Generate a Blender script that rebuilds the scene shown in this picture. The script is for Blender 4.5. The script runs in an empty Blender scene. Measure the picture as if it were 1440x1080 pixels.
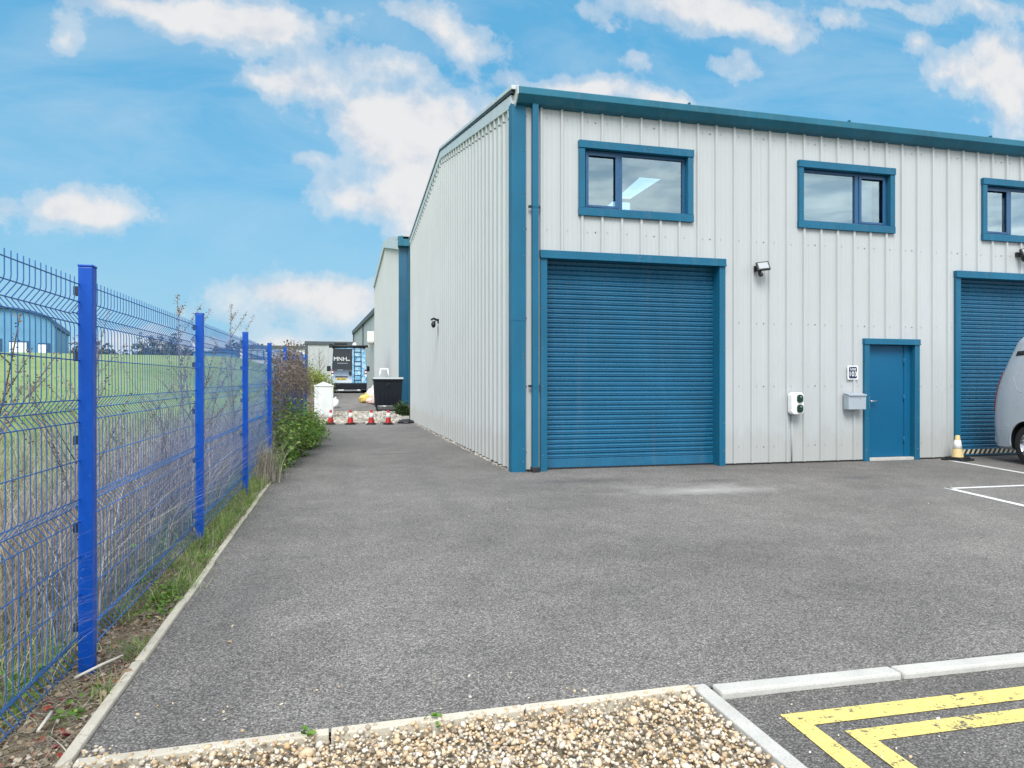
import bpy, math, random
import numpy as np
from mathutils import Vector, Matrix

random.seed(7); rng = np.random.default_rng(7)
scene = bpy.context.scene
COL = scene.collection
R2 = math.radians

# ------------------------------------------------------------------ materials
def new_mat(name):
    m = bpy.data.materials.new(name); m.use_nodes = True
    nt = m.node_tree; nt.nodes.clear()
    return m, nt
class NT:
    def __init__(s, nt): s.nt = nt
    def n(s, t, **kw):
        nd = s.nt.nodes.new(t)
        for k, v in kw.items(): setattr(nd, k, v)
        return nd
    def l(s, a, b): s.nt.links.new(a, b)
    def math(s, op, a, b=None, clamp=False):
        nd = s.n('ShaderNodeMath', operation=op); nd.use_clamp = clamp
        for i, v in enumerate((a, b)):
            if v is None: continue
            if isinstance(v, (int, float)): nd.inputs[i].default_value = v
            else: s.l(v, nd.inputs[i])
        return nd.outputs[0]
    def ramp(s, fac, stops, interp='LINEAR'):
        nd = s.n('ShaderNodeValToRGB'); cr = nd.color_ramp; cr.interpolation = interp
        while len(cr.elements) < len(stops): cr.elements.new(0.5)
        for e, (p, c) in zip(cr.elements, stops):
            e.position = p; e.color = (c[0], c[1], c[2], 1) if not isinstance(c, (int, float)) else (c, c, c, 1)
        s.l(fac, nd.inputs[0]); return nd.outputs[0]
    def mix(s, fac, a, b, blend='MIX'):
        nd = s.n('ShaderNodeMix', data_type='RGBA', blend_type=blend)
        for i, v in ((0, fac), (6, a), (7, b)):
            if isinstance(v, (int, float)): nd.inputs[i].default_value = v
            elif isinstance(v, tuple): nd.inputs[i].default_value = (v[0], v[1], v[2], 1)
            else: s.l(v, nd.inputs[i])
        return nd.outputs[2]
    def pos(s, scale=(1, 1, 1), obj=False):
        if obj: src = s.n('ShaderNodeTexCoord').outputs['Object']
        else: src = s.n('ShaderNodeNewGeometry').outputs['Position']
        mp = s.n('ShaderNodeMapping'); mp.inputs['Scale'].default_value = scale
        s.l(src, mp.inputs[0]); return mp.outputs[0]
    def noise(s, vec, scale, detail=3, rough=.55, dist=0):
        nd = s.n('ShaderNodeTexNoise'); nd.inputs['Scale'].default_value = scale
        nd.inputs['Detail'].default_value = detail; nd.inputs['Roughness'].default_value = rough
        nd.inputs['Distortion'].default_value = dist
        if vec is not None: s.l(vec, nd.inputs['Vector'])
        return nd.outputs[0]
    def voro(s, vec, scale, feature='F1', out='Distance'):
        nd = s.n('ShaderNodeTexVoronoi', feature=feature); nd.inputs['Scale'].default_value = scale
        s.l(vec, nd.inputs['Vector']); return nd.outputs[out]
    def bsdf(s, col, rough=.5, spec=.5, metal=0, bump=None, bstr=.3, bdist=.01, **kw):
        b = s.n('ShaderNodeBsdfPrincipled')
        for k, v in (('Base Color', col), ('Roughness', rough), ('Specular IOR Level', spec), ('Metallic', metal)):
            i = b.inputs[k]
            if isinstance(v, (int, float)): i.default_value = v
            elif isinstance(v, tuple): i.default_value = (v[0], v[1], v[2], 1)
            else: s.l(v, i)
        for k, v in kw.items():
            b.inputs[k.replace('_', ' ')].default_value = v
        if bump is not None:
            bn = s.n('ShaderNodeBump'); bn.inputs['Strength'].default_value = bstr; bn.inputs['Distance'].default_value = bdist
            s.l(bump, bn.inputs['Height']); s.l(bn.outputs[0], b.inputs['Normal'])
        o = s.n('ShaderNodeOutputMaterial'); s.l(b.outputs[0], o.inputs[0]); s.out = o
        return b

def paint(name, col, rough=.45, var=.12, scale=2.0, spec=.5, metal=0, coat=0, grime=0.0, bump=0.0):
    m, nt = new_mat(name); t = NT(nt)
    p = t.pos()
    nz = t.noise(p, scale, 4)
    a = tuple(c * (1 - var) for c in col); b = tuple(min(1, c * (1 + var)) for c in col)
    c = t.ramp(nz, [(.3, a), (.7, b)])
    if grime:
        g = t.noise(t.pos((7, 7, .35)), 1.0, 5, .65)
        gm = t.ramp(g, [(.52, 0.0), (.75, grime)])
        c = t.mix(gm, c, tuple(x * .45 for x in (.5, .48, .42)))
    rn = t.noise(p, 9, 3)
    r = t.ramp(rn, [(.3, max(.02, rough - .08)), (.7, min(1, rough + .08))])
    bp = t.noise(p, 60, 2) if bump else None
    bs = t.bsdf(c, r, spec, metal, bump=bp, bstr=bump)
    if coat: bs.inputs['Coat Weight'].default_value = coat; bs.inputs['Coat Roughness'].default_value = .06
    return m

def island_mat(name, stops, rough=.6, spec=.3, transl=0.0, nscale=6, bump=0.0):
    """colour by random-per-island plus noise"""
    m, nt = new_mat(name); t = NT(nt)
    g = t.n('ShaderNodeNewGeometry')
    c = t.ramp(g.outputs['Random Per Island'], stops)
    nz = t.noise(t.pos(), nscale, 3)
    c = t.mix(.55, c, t.ramp(nz, [(.3, .55), (.7, 1.25)]), 'MULTIPLY')
    bp = t.noise(t.pos(), 140, 3) if bump else None
    b = t.bsdf(c, rough, spec, bump=bp, bstr=bump, bdist=.004)
    if transl:
        tr = t.n('ShaderNodeBsdfTranslucent'); t.l(c, tr.inputs[0])
        mx = t.n('ShaderNodeMixShader'); mx.inputs[0].default_value = transl
        t.l(b.outputs[0], mx.inputs[1]); t.l(tr.outputs[0], mx.inputs[2]); t.l(mx.outputs[0], t.out.inputs[0])
    return m

def mat_cladding(name, base, along):
    m, nt = new_mat(name); t = NT(nt)
    sc = (9, 9, .22)
    s1 = t.noise(t.pos(sc), 1.0, 6, .7)
    s2 = t.noise(t.pos((26, 26, .5)), 1.0, 4, .7)
    s3 = t.noise(t.pos(), .55, 4, .6)
    c = t.mix(t.ramp(s3, [(.3, 0.0), (.75, .55)]), base, tuple(x * .86 for x in base))
    c = t.mix(t.ramp(s1, [(.5, 0.0), (.74, .32)]), c, (.36, .37, .35))
    c = t.mix(t.ramp(s2, [(.6, 0.0), (.78, .30)]), c, (.27, .28, .26))
    # splash dirt near the ground, algae flecks
    z = t.n('ShaderNodeSeparateXYZ'); t.l(t.pos(), z.inputs[0])
    zz = t.math('ADD', z.outputs[2], t.math('MULTIPLY', t.noise(t.pos((3, 3, 1)), 1.5, 4), -.9))
    c = t.mix(t.ramp(zz, [(0, .32), (.12, .1), (.3, 0.0)]), c, (.33, .32, .28))
    t.bsdf(c, .42, .45, bump=t.noise(t.pos((1, 1, .4)), 7, 2), bstr=.05, bdist=.01)
    return m

def mat_asphalt(name, base=.105, dust=True):
    m, nt = new_mat(name); t = NT(nt)
    p = t.pos()
    v = t.voro(p, 115, out='Color'); sp = t.n('ShaderNodeSeparateColor'); t.l(v, sp.inputs[0])
    d = t.voro(p, 115)
    g = t.ramp(sp.outputs[0], [(0, .58), (.35, .86), (.7, 1.15), (.93, 1.42), (1, 1.9)])
    g2 = t.ramp(d, [(.25, 1.12), (.75, .5)])
    fine = t.ramp(t.noise(p, 240, 2, .7), [(.3, .65), (.7, 1.35)])
    c = t.mix(1.0, g, g2, 'MULTIPLY'); c = t.mix(1.0, c, fine, 'MULTIPLY')
    big = t.ramp(t.noise(p, .35, 5, .6, .4), [(.3, .76), (.7, 1.18)])
    mid = t.ramp(t.noise(p, 2.3, 5, .65), [(.28, .84), (.72, 1.14)])
    c = t.mix(1.0, c, big, 'MULTIPLY'); c = t.mix(1.0, c, mid, 'MULTIPLY')
    c = t.mix(1.0, c, (base * 1.05, base * .985, base * .92), 'MULTIPLY')
    if dust:
        # pale dust scuffs and tyre-worn patches with their own shape
        for (cx, cy, sx, sy, amt, col) in ((4.5, 7.85, 1.7, .65, .8, (.40, .39, .37)), (3.6, 8.3, .7, .5, .3, (.28, .27, .26)), (7.2, 7.0, 2.2, .9, .25, (.24, .23, .225)), (3.3, 9.0, 1.6, .6, .6, (.05, .05, .052)),
                                           (7.3, 8.4, .8, .35, .55, (.05, .05, .055)), (5.0, 8.6, .8, .3, .55, (.045, .045, .05)), (.42, 3.42, .26, .1, .5, (.05, .05, .05)), (1.0, 13.5, 1.2, .3, .4, (.055, .055, .06)), (1.7, 4.1, .3, .18, .4, (.06, .06, .06)), (1.2, 8.5, .35, 5.0, .22, (.05, .05, .05)), (.1, 10, .3, 6.0, .2, (.055, .055, .055)), (4.2, 5.0, 2.4, .28, .22, (.05, .05, .05)), (-.55, 4.5, .3, 3.0, .3, (.05, .05, .05)), (2.6, 5.4, .5, .4, .3, (.05, .05, .05)), (6.2, 4.4, .6, .35, .3, (.25, .24, .22)), (9.0, 6.0, 1.2, .25, .5, (.05, .05, .055))):
            mp = t.n('ShaderNodeMapping'); t.l(p, mp.inputs[0])
            mp.inputs['Scale'].default_value = (1 / sx, 1 / sy, 0); mp.inputs['Location'].default_value = (-cx / sx, -cy / sy, 0)
            ln = t.n('ShaderNodeVectorMath', operation='LENGTH'); t.l(mp.outputs[0], ln.inputs[0])
            f = t.math('ADD', ln.outputs['Value'], t.math('MULTIPLY', t.noise(p, 1.7, 6, .7), 1.5))
            f = t.math('ADD', f, t.math('MULTIPLY', t.noise(p, 60, 2, .7), .45))
            c = t.mix(t.ramp(t.math('MULTIPLY', f, .5), [(.34, min(1, amt * 1.25)), (.86, 0.0)]), c, col)
    h = t.math('MULTIPLY', d, -1.0)
    h = t.math('ADD', h, t.math('MULTIPLY', sp.outputs[1], .5))
    t.bsdf(c, .82, .35, bump=h, bstr=.6, bdist=.006)
    return m

def mat_ground():
    m, nt = new_mat('grassland and soil'); t = NT(nt)
    p = t.pos(); s = t.n('ShaderNodeSeparateXYZ'); t.l(p, s.inputs[0])
    n1 = t.noise(p, .12, 5, .6); n2 = t.noise(p, 2.2, 5, .7); n3 = t.noise(p, 35, 3, .7)
    g = t.ramp(n1, [(.3, (.13, .225, .065)), (.55, (.195, .30, .10)), (.75, (.27, .33, .145))])
    g = t.mix(t.ramp(n2, [(.40, 0.0), (.7, .7)]), g, (.34, .33, .19))
    g = t.mix(1.0, g, t.ramp(n3, [(.25, .5), (.75, 1.35)]), 'MULTIPLY')
    so = t.ramp(t.noise(p, 14, 5, .7), [(.3, (.12, .095, .065)), (.5, (.24, .195, .135)), (.7, (.38, .32, .23))])
    f = t.math('ADD', s.outputs[0], t.math('MULTIPLY', n2, .9))
    k = t.ramp(t.math('MULTIPLY', t.math('ADD', f, 4.0), .25), [(.55, 0.0), (.75, 1.0)])
    c = t.mix(k, g, so)
    t.bsdf(c, .95, .1, bump=n3, bstr=.7, bdist=.03)
    return m

def mat_concrete(name, base=(.46, .45, .42)):
    m, nt = new_mat(name); t = NT(nt); p = t.pos()
    c = t.mix(t.ramp(t.noise(p, 5, 5, .65), [(.35, 0.0), (.75, .6)]), base, tuple(x * .68 for x in base))
    c = t.mix(t.ramp(t.noise(p, 90, 3, .7), [(.5, 0.0), (.72, .5)]), c, tuple(x * .55 for x in base))
    t.bsdf(c, .85, .3, bump=t.noise(p, 110, 4, .7), bstr=.35, bdist=.006)
    return m

def mat_marking(name, col, wear=.52):
    m, nt = new_mat(name); t = NT(nt); p = t.pos()
    f = t.math('ADD', t.noise(p, 26, 6, .75), t.math('MULTIPLY', t.noise(p, 3, 4, .6), .35))
    k = t.ramp(f, [(wear + .22, 0.0), (wear + .30, 1.0)])
    c = t.mix(t.ramp(t.noise(p, 7, 5, .7), [(.3, 0.0), (.7, .5)]), col, tuple(x * .72 for x in col))
    v = t.voro(p, 110); c = t.mix(1.0, c, t.ramp(v, [(.2, 1.08), (.8, .7)]), 'MULTIPLY')
    c = t.mix(k, c, (.085, .083, .082))
    t.bsdf(c, .75, .35, bump=v, bstr=.35, bdist=-.004)
    return m

def mat_glass(name, tint=(.90, .95, .97), refl=1.0):
    m, nt = new_mat(name); t = NT(nt)
    tr = t.n('ShaderNodeBsdfTransparent'); tr.inputs[0].default_value = (*tint, 1)
    gl = t.n('ShaderNodeBsdfGlossy'); gl.inputs['Roughness'].default_value = .015
    fr = t.n('ShaderNodeFresnel'); fr.inputs['IOR'].default_value = 2.0; gl.inputs[0].default_value = (.72, .93, 1, 1)
    mx = t.n('ShaderNodeMixShader'); t.l(t.math('MULTIPLY', fr.outputs[0], 2.7 * refl, True), mx.inputs[0])
    t.l(tr.outputs[0], mx.inputs[1]); t.l(gl.outputs[0], mx.inputs[2])
    o = t.n('ShaderNodeOutputMaterial'); t.l(mx.outputs[0], o.inputs[0])
    return m

def mat_transl(name, col):
    m, nt = new_mat(name); t = NT(nt)
    tr = t.n('ShaderNodeBsdfTranslucent'); tr.inputs[0].default_value = (*col, 1)
    tp = t.n('ShaderNodeBsdfTransparent'); tp.inputs[0].default_value = (.97, .98, 1, 1)
    mx = t.n('ShaderNodeMixShader'); mx.inputs[0].default_value = .88
    t.l(tr.outputs[0], mx.inputs[1]); t.l(tp.outputs[0], mx.inputs[2])
    o = t.n('ShaderNodeOutputMaterial'); t.l(mx.outputs[0], o.inputs[0])
    return m

M = {}
M['clad'] = mat_cladding('white profiled steel', (.44, .462, .466), 'x')
M['clad_far'] = mat_cladding('pale grey profiled steel', (.42, .442, .445), 'x')
M['trim'] = paint('blue painted flashing', (.0055, .106, .192), .5, .10, 1.2, spec=.3, grime=.12)
M['gutter'] = paint('weathered blue gutter', (.016, .125, .19), .5, .15, 1.5, spec=.3, grime=.2)
M['shutter'] = paint('blue shutter enamel', (.013, .110, .205), .28, .12, 1.5, spec=.5, grime=.1)
M['frame'] = paint('dark blue window frame', (.016, .080, .18), .35, .08)
M['door'] = paint('blue door paint', (.0045, .098, .205), .45, .08, .9, spec=.3)
M['verge'] = paint('off white verge flashing', (.48, .51, .53), .4, .08, grime=.15)
M['dark'] = paint('black plastic', (.012, .013, .015), .5, .2)
M['rubber'] = paint('tyre rubber', (.018, .018, .019), .8, .25, 12)
M['steel'] = paint('brushed steel', (.55, .55, .54), .32, .1, 20, metal=1)
M['screw'] = paint('grey screw heads', (.27, .28, .28), .5, .15)
M['white'] = paint('white plastic', (.78, .79, .78), .35, .04)
M['post'] = paint('blue powder coat', (.001, .068, .40), .40, .12, 1.3, spec=.3)
m, nt = new_mat('scuffed blue powder coat'); t = NT(nt); p = t.pos()
c = t.ramp(t.noise(p, 1.3, 4), [(.3, (.0009, .058, .35)), (.7, (.0012, .078, .44))])
sc_ = t.noise(t.pos((1, 1, .35)), 75, 4, .7, 1.5); ar_ = t.noise(p, 3.1, 4, .6)
c = t.mix(t.math('MULTIPLY', t.ramp(sc_, [(.66, 0.0), (.70, .8)]), t.ramp(ar_, [(.50, 0.0), (.60, 1.0)])), c, (.42, .50, .62))
zs_ = t.n('ShaderNodeSeparateXYZ'); t.l(p, zs_.inputs[0])
dm_ = t.math('ADD', zs_.outputs[2], t.math('MULTIPLY', t.noise(p, 9, 4), -.35))
t.bsdf(c, t.ramp(t.noise(p, 20, 4), [(.3, .3), (.7, .5)]), .3, bump=t.noise(p, 40, 2), bstr=.04); M['post'] = m
M['wire'] = paint('blue coated wire', (.03, .125, .36), .45, .2, 3, spec=.35)
M['asphalt'] = mat_asphalt('asphalt wearing course', .198)
M['asphalt2'] = mat_asphalt('darker bay asphalt', .148, False)
M['ground'] = mat_ground()
M['kerb'] = mat_concrete('concrete edging', (.57, .525, .43))
M['kerb2'] = mat_concrete('pale concrete kerb', (.50, .49, .455))
M['plinth'] = mat_concrete('dirty concrete plinth', (.12, .115, .105))
M['yellow'] = mat_marking('worn yellow paint', (.80, .65, .20), .52)
M['wmark'] = mat_marking('white line paint', (.78, .78, .76), .56)
M['glass'] = mat_glass('window glass')
M['skylight'] = mat_transl('rooflight sheet', (.9, .93, .95))
M['lining'] = paint('pale roof lining', (.36, .45, .50), .6, .08)
M['inner'] = paint('interior wall board', (.45, .52, .56), .7, .08)
M['sheet'] = paint('white cotton sheet', (.82, .83, .85), .8, .06)

# ------------------------------------------------------------------ mesh builder
class MB:
    def __init__(s): s.v = []; s.f = []; s.m = []; s.s = []
    def add(s, vs, fs, m=0, smooth=False):
        b = len(s.v); s.v += [tuple(map(float, x)) for x in vs]
        for f in fs: s.f.append(tuple(b + i for i in f)); s.m.append(m); s.s.append(smooth)
        return s
    def box(s, x0, x1, y0, y1, z0, z1, m=0):
        vs = [(x, y, z) for z in (z0, z1) for y in (y0, y1) for x in (x0, x1)]
        return s.add(vs, [(0, 2, 3, 1), (4, 5, 7, 6), (0, 1, 5, 4), (2, 6, 7, 3), (0, 4, 6, 2), (1, 3, 7, 5)], m)
    def prism(s, poly, axis, a0, a1, m=0, smooth=False):
        n = len(poly)
        def pt(p, a):
            return {'x': (a, p[0], p[1]), 'y': (p[0], a, p[1]), 'z': (p[0], p[1], a)}[axis]
        vs = [pt(p, a0) for p in poly] + [pt(p, a1) for p in poly]
        s.add(vs, [(i, (i + 1) % n, n + (i + 1) % n, n + i) for i in range(n)], m, smooth)
        b = len(s.v) - 2 * n
        s.f.append(tuple(b + i for i in reversed(range(n)))); s.m.append(m); s.s.append(False)
        s.f.append(tuple(b + n + i for i in range(n))); s.m.append(m); s.s.append(False)
        return s
    def tube(s, pts, r, n=6, m=0, cap=True, smooth=True):
        pts = [Vector(p) for p in pts]; k = len(pts)
        rs = r if isinstance(r, (list, tuple)) else [r] * k
        vs = []; up = None
        for i, p in enumerate(pts):
            d = (pts[min(i + 1, k - 1)] - pts[max(i - 1, 0)]).normalized()
            if up is None:
                up = Vector((0, 0, 1)) if abs(d.z) < .9 else Vector((1, 0, 0))
            a = d.cross(up)
            if a.length < 1e-6: a = d.orthogonal()
            a.normalize(); b = a.cross(d).normalized(); up = b
            for j in range(n):
                t = 2 * math.pi * (j + .5) / n
                vs.append(p + (a * math.cos(t) + b * math.sin(t)) * rs[i])
        fs = [(i * n + j, i * n + (j + 1) % n, (i + 1) * n + (j + 1) % n, (i + 1) * n + j) for i in range(k - 1) for j in range(n)]
        s.add(vs, fs, m, smooth)
        if cap:
            b = len(s.v) - k * n
            s.f.append(tuple(b + j for j in reversed(range(n)))); s.m.append(m); s.s.append(False)
            s.f.append(tuple(b + (k - 1) * n + j for j in range(n))); s.m.append(m); s.s.append(False)
        return s
    def lathe(s, prof, n=24, c=(0, 0, 0), axis='z', m=0, smooth=True):
        vs = []
        for r, h in prof:
            for j in range(n):
                t = 2 * math.pi * j / n; a, b = r * math.cos(t), r * math.sin(t)
                q = {'z': (a, b, h), 'y': (a, h, b), 'x': (h, a, b)}[axis]
                vs.append((q[0] + c[0], q[1] + c[1], q[2] + c[2]))
        k = len(prof)
        s.add(vs, [(i * n + j, i * n + (j + 1) % n, (i + 1) * n + (j + 1) % n, (i + 1) * n + j) for i in range(k - 1) for j in range(n)], m, smooth)
        return s
    def ball(s, c, r, seg=12, rings=8, m=0):
        prof = [(max(1e-4, math.sin(math.pi * i / rings)), -math.cos(math.pi * i / rings)) for i in range(rings + 1)]
        b = MB().lathe(prof, seg)
        if not isinstance(r, (tuple, list)): r = (r, r, r)
        return s.add([(v[0] * r[0] + c[0], v[1] * r[1] + c[1], v[2] * r[2] + c[2]) for v in b.v], b.f, m, True)
    def xform(s, mat): s.v = [tuple(mat @ Vector(v)) for v in s.v]; return s
    def mesh(s, name, mats, off=(0, 0, 0)):
        me = bpy.data.meshes.new(name)
        vs = [(a - off[0], b - off[1], c - off[2]) for a, b, c in s.v]
        me.from_pydata(vs, [], s.f)
        for m in mats: me.materials.append(m)
        me.polygons.foreach_set('material_index', s.m); me.polygons.foreach_set('use_smooth', s.s)
        me.update(); return me

def fix_normals(me):
    import bmesh
    bm = bmesh.new(); bm.from_mesh(me); bmesh.ops.recalc_face_normals(bm, faces=bm.faces[:]); bm.to_mesh(me); bm.free()

def obj(name, mb, mats, parent=None, bevel=0, local=False, loc=None, rot=0, fix=True):
    """links ONE mesh object; world-space vertices unless local"""
    if not isinstance(mats, (list, tuple)): mats = [mats]
    off = (0, 0, 0)
    if parent is not None and not local:
        off = parent.location; q = parent
        if q.parent: off = off + q.parent.location
    elif parent is None and loc is not None and not local: off = loc
    if isinstance(mb, MB):
        me = mb.mesh(name, mats, off)
        if fix: fix_normals(me)
    else: me = mb
    o = bpy.data.objects.new(name, me); COL.objects.link(o)
    if parent is not None: o.parent = parent
    elif loc is not None: o.location = loc; o.rotation_euler.z = rot
    if bevel:
        b = o.modifiers.new('edge', 'BEVEL'); b.width = bevel; b.segments = 2; b.limit_method = 'ANGLE'; b.angle_limit = R2(40)
    return o
def tag(o, label=None, cat=None, group=None, kind=None):
    if label: o['label'] = label
    if cat: o['category'] = cat
    if group: o['group'] = group
    if kind: o['kind'] = kind
    return o
def thing(name, label, cat, loc=(0, 0, 0), rot=0, group=None):
    o = bpy.data.objects.new(name, None); COL.objects.link(o); o.empty_display_size = .2
    o.location = loc; o.rotation_euler.z = rot
    return tag(o, label, cat, group)
def struct(name, mb, mats, **k): return tag(obj(name, mb, mats, **k), kind='structure')
def copy_tree(o, parent=None, loc=None, rot=None, label=None, group=None):
    c = o.copy(); COL.objects.link(c); c.parent = parent
    if loc is not None: c.location = loc
    if rot is not None: c.rotation_euler.z = rot
    if label: c['label'] = label
    if group: c['group'] = group
    for ch in list(o.children): copy_tree(ch, c)
    return c

def np_mesh(name, V, F, mats, smooth=True, midx=None):
    """V (n,3), F (m,k) arrays"""
    me = bpy.data.meshes.new(name); n, k = F.shape
    me.vertices.add(len(V)); me.vertices.foreach_set('co', np.ascontiguousarray(V, dtype=np.float32).ravel())
    me.loops.add(n * k); me.loops.foreach_set('vertex_index', np.ascontiguousarray(F, dtype=np.int32).ravel())
    me.polygons.add(n); me.polygons.foreach_set('loop_start', np.arange(0, n * k, k, dtype=np.int32))
    me.polygons.foreach_set('loop_total', np.full(n, k, dtype=np.int32))
    for m in mats: me.materials.append(m)
    if midx is not None: me.polygons.foreach_set('material_index', midx.astype(np.int32))
    me.polygons.foreach_set('use_smooth', np.full(n, smooth, dtype=bool))
    me.update(calc_edges=True); me.validate(); return me

def blades(P, H, W, lean, seg=4, droop=1.0, azi=None):
    """curved tapering blades; returns V,F"""
    n = len(P); az = rng.uniform(0, 2 * np.pi, n) if azi is None else azi
    wz = az + np.pi / 2 + rng.normal(0, .5, n)
    d = np.stack([np.cos(az), np.sin(az)], 1); w = np.stack([np.cos(wz), np.sin(wz)], 1)
    V = np.zeros((n, (seg + 1) * 2, 3))
    for i in range(seg + 1):
        t = i / seg
        bend = lean * (t ** 1.8) * H
        z = H * t * (1 - .35 * droop * np.clip(lean, 0, 1.5) * t)
        ww = W * (1 - t * .93) * .5
        c = np.stack([P[:, 0] + d[:, 0] * bend, P[:, 1] + d[:, 1] * bend, P[:, 2] + z], 1)
        V[:, 2 * i, :] = c; V[:, 2 * i + 1, :] = c
        V[:, 2 * i, :2] -= w * ww[:, None]; V[:, 2 * i + 1, :2] += w * ww[:, None]
    f = np.array([[2 * i, 2 * i + 1, 2 * i + 3, 2 * i + 2] for i in range(seg)])
    F = (np.arange(n)[:, None, None] * ((seg + 1) * 2) + f[None]).reshape(-1, 4)
    return V.reshape(-1, 3), F
def leaves(P, N, S, aspect=.55, fold=.25):
    """6-point folded leaves at P with normals N and sizes S"""
    n = len(P); N = N / np.linalg.norm(N, axis=1, keepdims=True)
    a = rng.normal(size=(n, 3)); a -= (a * N).sum(1, keepdims=True) * N; a /= np.linalg.norm(a, axis=1, keepdims=True)
    b = np.cross(N, a)
    tpl = [(-.5, 0, 0), (-.15, .5, 1), (.25, .38, 1), (.5, 0, 0), (.25, -.38, 1), (-.15, -.5, 1)]
    V = np.zeros((n, 6, 3))
    for i, (u, v, h) in enumerate(tpl):
        V[:, i] = P + a * (u * S)[:, None] + b * (v * aspect * S)[:, None] + N * (h * fold * aspect * S * .5)[:, None]
    V[:, 3] -= N * (S * .12)[:, None]
    f = np.array([[0, 1, 2, 3], [0, 3, 4, 5]])
    F = (np.arange(n)[:, None, None] * 6 + f[None]).reshape(-1, 4)
    return V.reshape(-1, 3), F
def join_np(parts):
    Vs, Fs, Ms, b = [], [], [], 0
    for V, F, m in parts:
        Vs.append(V); Fs.append(F + b); Ms.append(np.full(len(F), m)); b += len(V)
    return np.concatenate(Vs), np.concatenate(Fs), np.concatenate(Ms)

def text_mb(txt, size, depth=.002, bold=0.0, align='CENTER', sx=1.0):
    cu = bpy.data.curves.new('lettering', 'FONT'); cu.body = txt; cu.size = size; cu.extrude = depth; cu.align_x = align; cu.align_y = 'CENTER'
    cu.offset = bold; cu.resolution_u = 4
    o = bpy.data.objects.new('lettering', cu); COL.objects.link(o)
    dg = bpy.context.evaluated_depsgraph_get(); me = bpy.data.meshes.new_from_object(o.evaluated_get(dg))
    mb = MB(); mb.add([(v.co.x * sx, v.co.y, v.co.z) for v in me.vertices], [tuple(p.vertices) for p in me.polygons])
    bpy.data.objects.remove(o); bpy.data.curves.remove(cu); bpy.data.meshes.remove(me)
    return mb
def rrect(w, h, r, n=5, cx=0, cy=0):
    pts = []
    for sx, sy, a0 in ((1, 1, 0), (-1, 1, 90), (-1, -1, 180), (1, -1, 270)):
        for i in range(n + 1):
            a = R2(a0 + 90 * i / n)
            pts.append((cx + sx * (w / 2 - r) + r * math.cos(a), cy + sy * (h / 2 - r) + r * math.sin(a)))
    return pts

# ------------------------------------------------------------------ terrain
def interp(t, pts):
    return float(np.interp(t, [p[0] for p in pts], [p[1] for p in pts]))
def road_z(y): return interp(y, [(-1e4, 0), (31, 0), (33.5, .14), (36.5, .45), (40, .9), (50, 1.05), (60, 1.1), (1e4, 1.1)])
def verge_z(y): return max(min(.36, max(0, .021 * (y - 3.5))), road_z(y) + (.05 if y > 31 else 0))
def sstep(t): t = min(1, max(0, t)); return t * t * (3 - 2 * t)
def ground_z(x, y):
    if x > -.93: return road_z(y) - .06
    v = verge_z(y) * sstep((-.93 - x) / .25) - .012
    r = math.hypot(x, y); f = .03 + .063 * max(0, min(r, 70) - 5)
    if y < 0: f = .03
    return v + (max(f, v) - v) * sstep((-1.25 - x) / 9)

def arange(a, b, s): return list(np.arange(a, b, s))
xs = [-1500, -900, -500, -300, -200, -140] + arange(-100, -16, 4) + arange(-16, -4, 1) + arange(-4, -.95, .15) + [-.931, -.92, 0, 1.5, 3, 8, 15, 30, 80, 200, 500, 1500]
ys = [-1500, -500, -150, -50, -20] + arange(-10, 0, 2) + arange(0, 44, .5) + arange(44, 100, 3) + [105, 120, 150, 200, 300, 500, 900, 1500]
g = MB(); nx, ny = len(xs), len(ys)
g.add([(x, y, ground_z(x, y) + (random.uniform(-.012, .02) if -1.3 < x < -.94 and 2 < y < 20 else 0)) for y in ys for x in xs],
      [(j * nx + i, j * nx + i + 1, (j + 1) * nx + i + 1, (j + 1) * nx + i) for j in range(ny - 1) for i in range(nx - 1)], 0, True)
struct('ground', g, M['ground'])

def sheet(x0, x1, ysl, zf, m, name):
    b = MB(); n = len(ysl)
    b.add([(x, y, zf(y)) for y in ysl for x in (x0, x1)], [(2 * j, 2 * j + 1, 2 * j + 3, 2 * j + 2) for j in range(n - 1)])
    return struct(name, b, m)
sheet(-.897, 40, [2.70, 5, 10, 24.7], lambda y: 0, M['asphalt'], 'asphalt_yard')
sheet(-.9, 40, [33.0, 33.5, 35, 36.5, 38, 40, 45, 50, 60, 85], lambda y: road_z(y) - .01, M['asphalt'], 'asphalt_ramp')
b = MB(); b.add([(1.552, -12, -.02), (40, -12, -.02), (40, 2.62, -.02), (1.552, 2.62, -.02)], [(0, 1, 2, 3)])
struct('parking_bay', b, M['asphalt2'])

# gravel sheets
m, nt = new_mat('sandy gravel bed'); t = NT(nt); p = t.pos()
v = t.voro(p, 55, out='Color'); sp = t.n('ShaderNodeSeparateColor'); t.l(v, sp.inputs[0])
c = t.ramp(sp.outputs[0], [(0, (.30, .22, .13)), (.4, (.45, .36, .24)), (.7, (.55, .48, .38)), (1, (.3, .28, .26))])
c = t.mix(1.0, c, t.ramp(t.voro(p, 55), [(.2, 1.0), (.8, .25)]), 'MULTIPLY')
t.bsdf(c, .85, .3, bump=t.voro(p, 55), bstr=.9, bdist=-.012); M['gravel'] = m
b = MB(); b.add([(-1.6, -12, -.042), (1.49, -12, -.042), (1.49, 2.70, -.042), (-1.6, 2.70, -.042)], [(0, 1, 2, 3)])
struct('gravel_bed', b, M['gravel'])
m, nt = new_mat('grey rubble'); t = NT(nt); p = t.pos()
v = t.voro(p, 14, out='Color'); sp = t.n('ShaderNodeSeparateColor'); t.l(v, sp.inputs[0])
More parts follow.
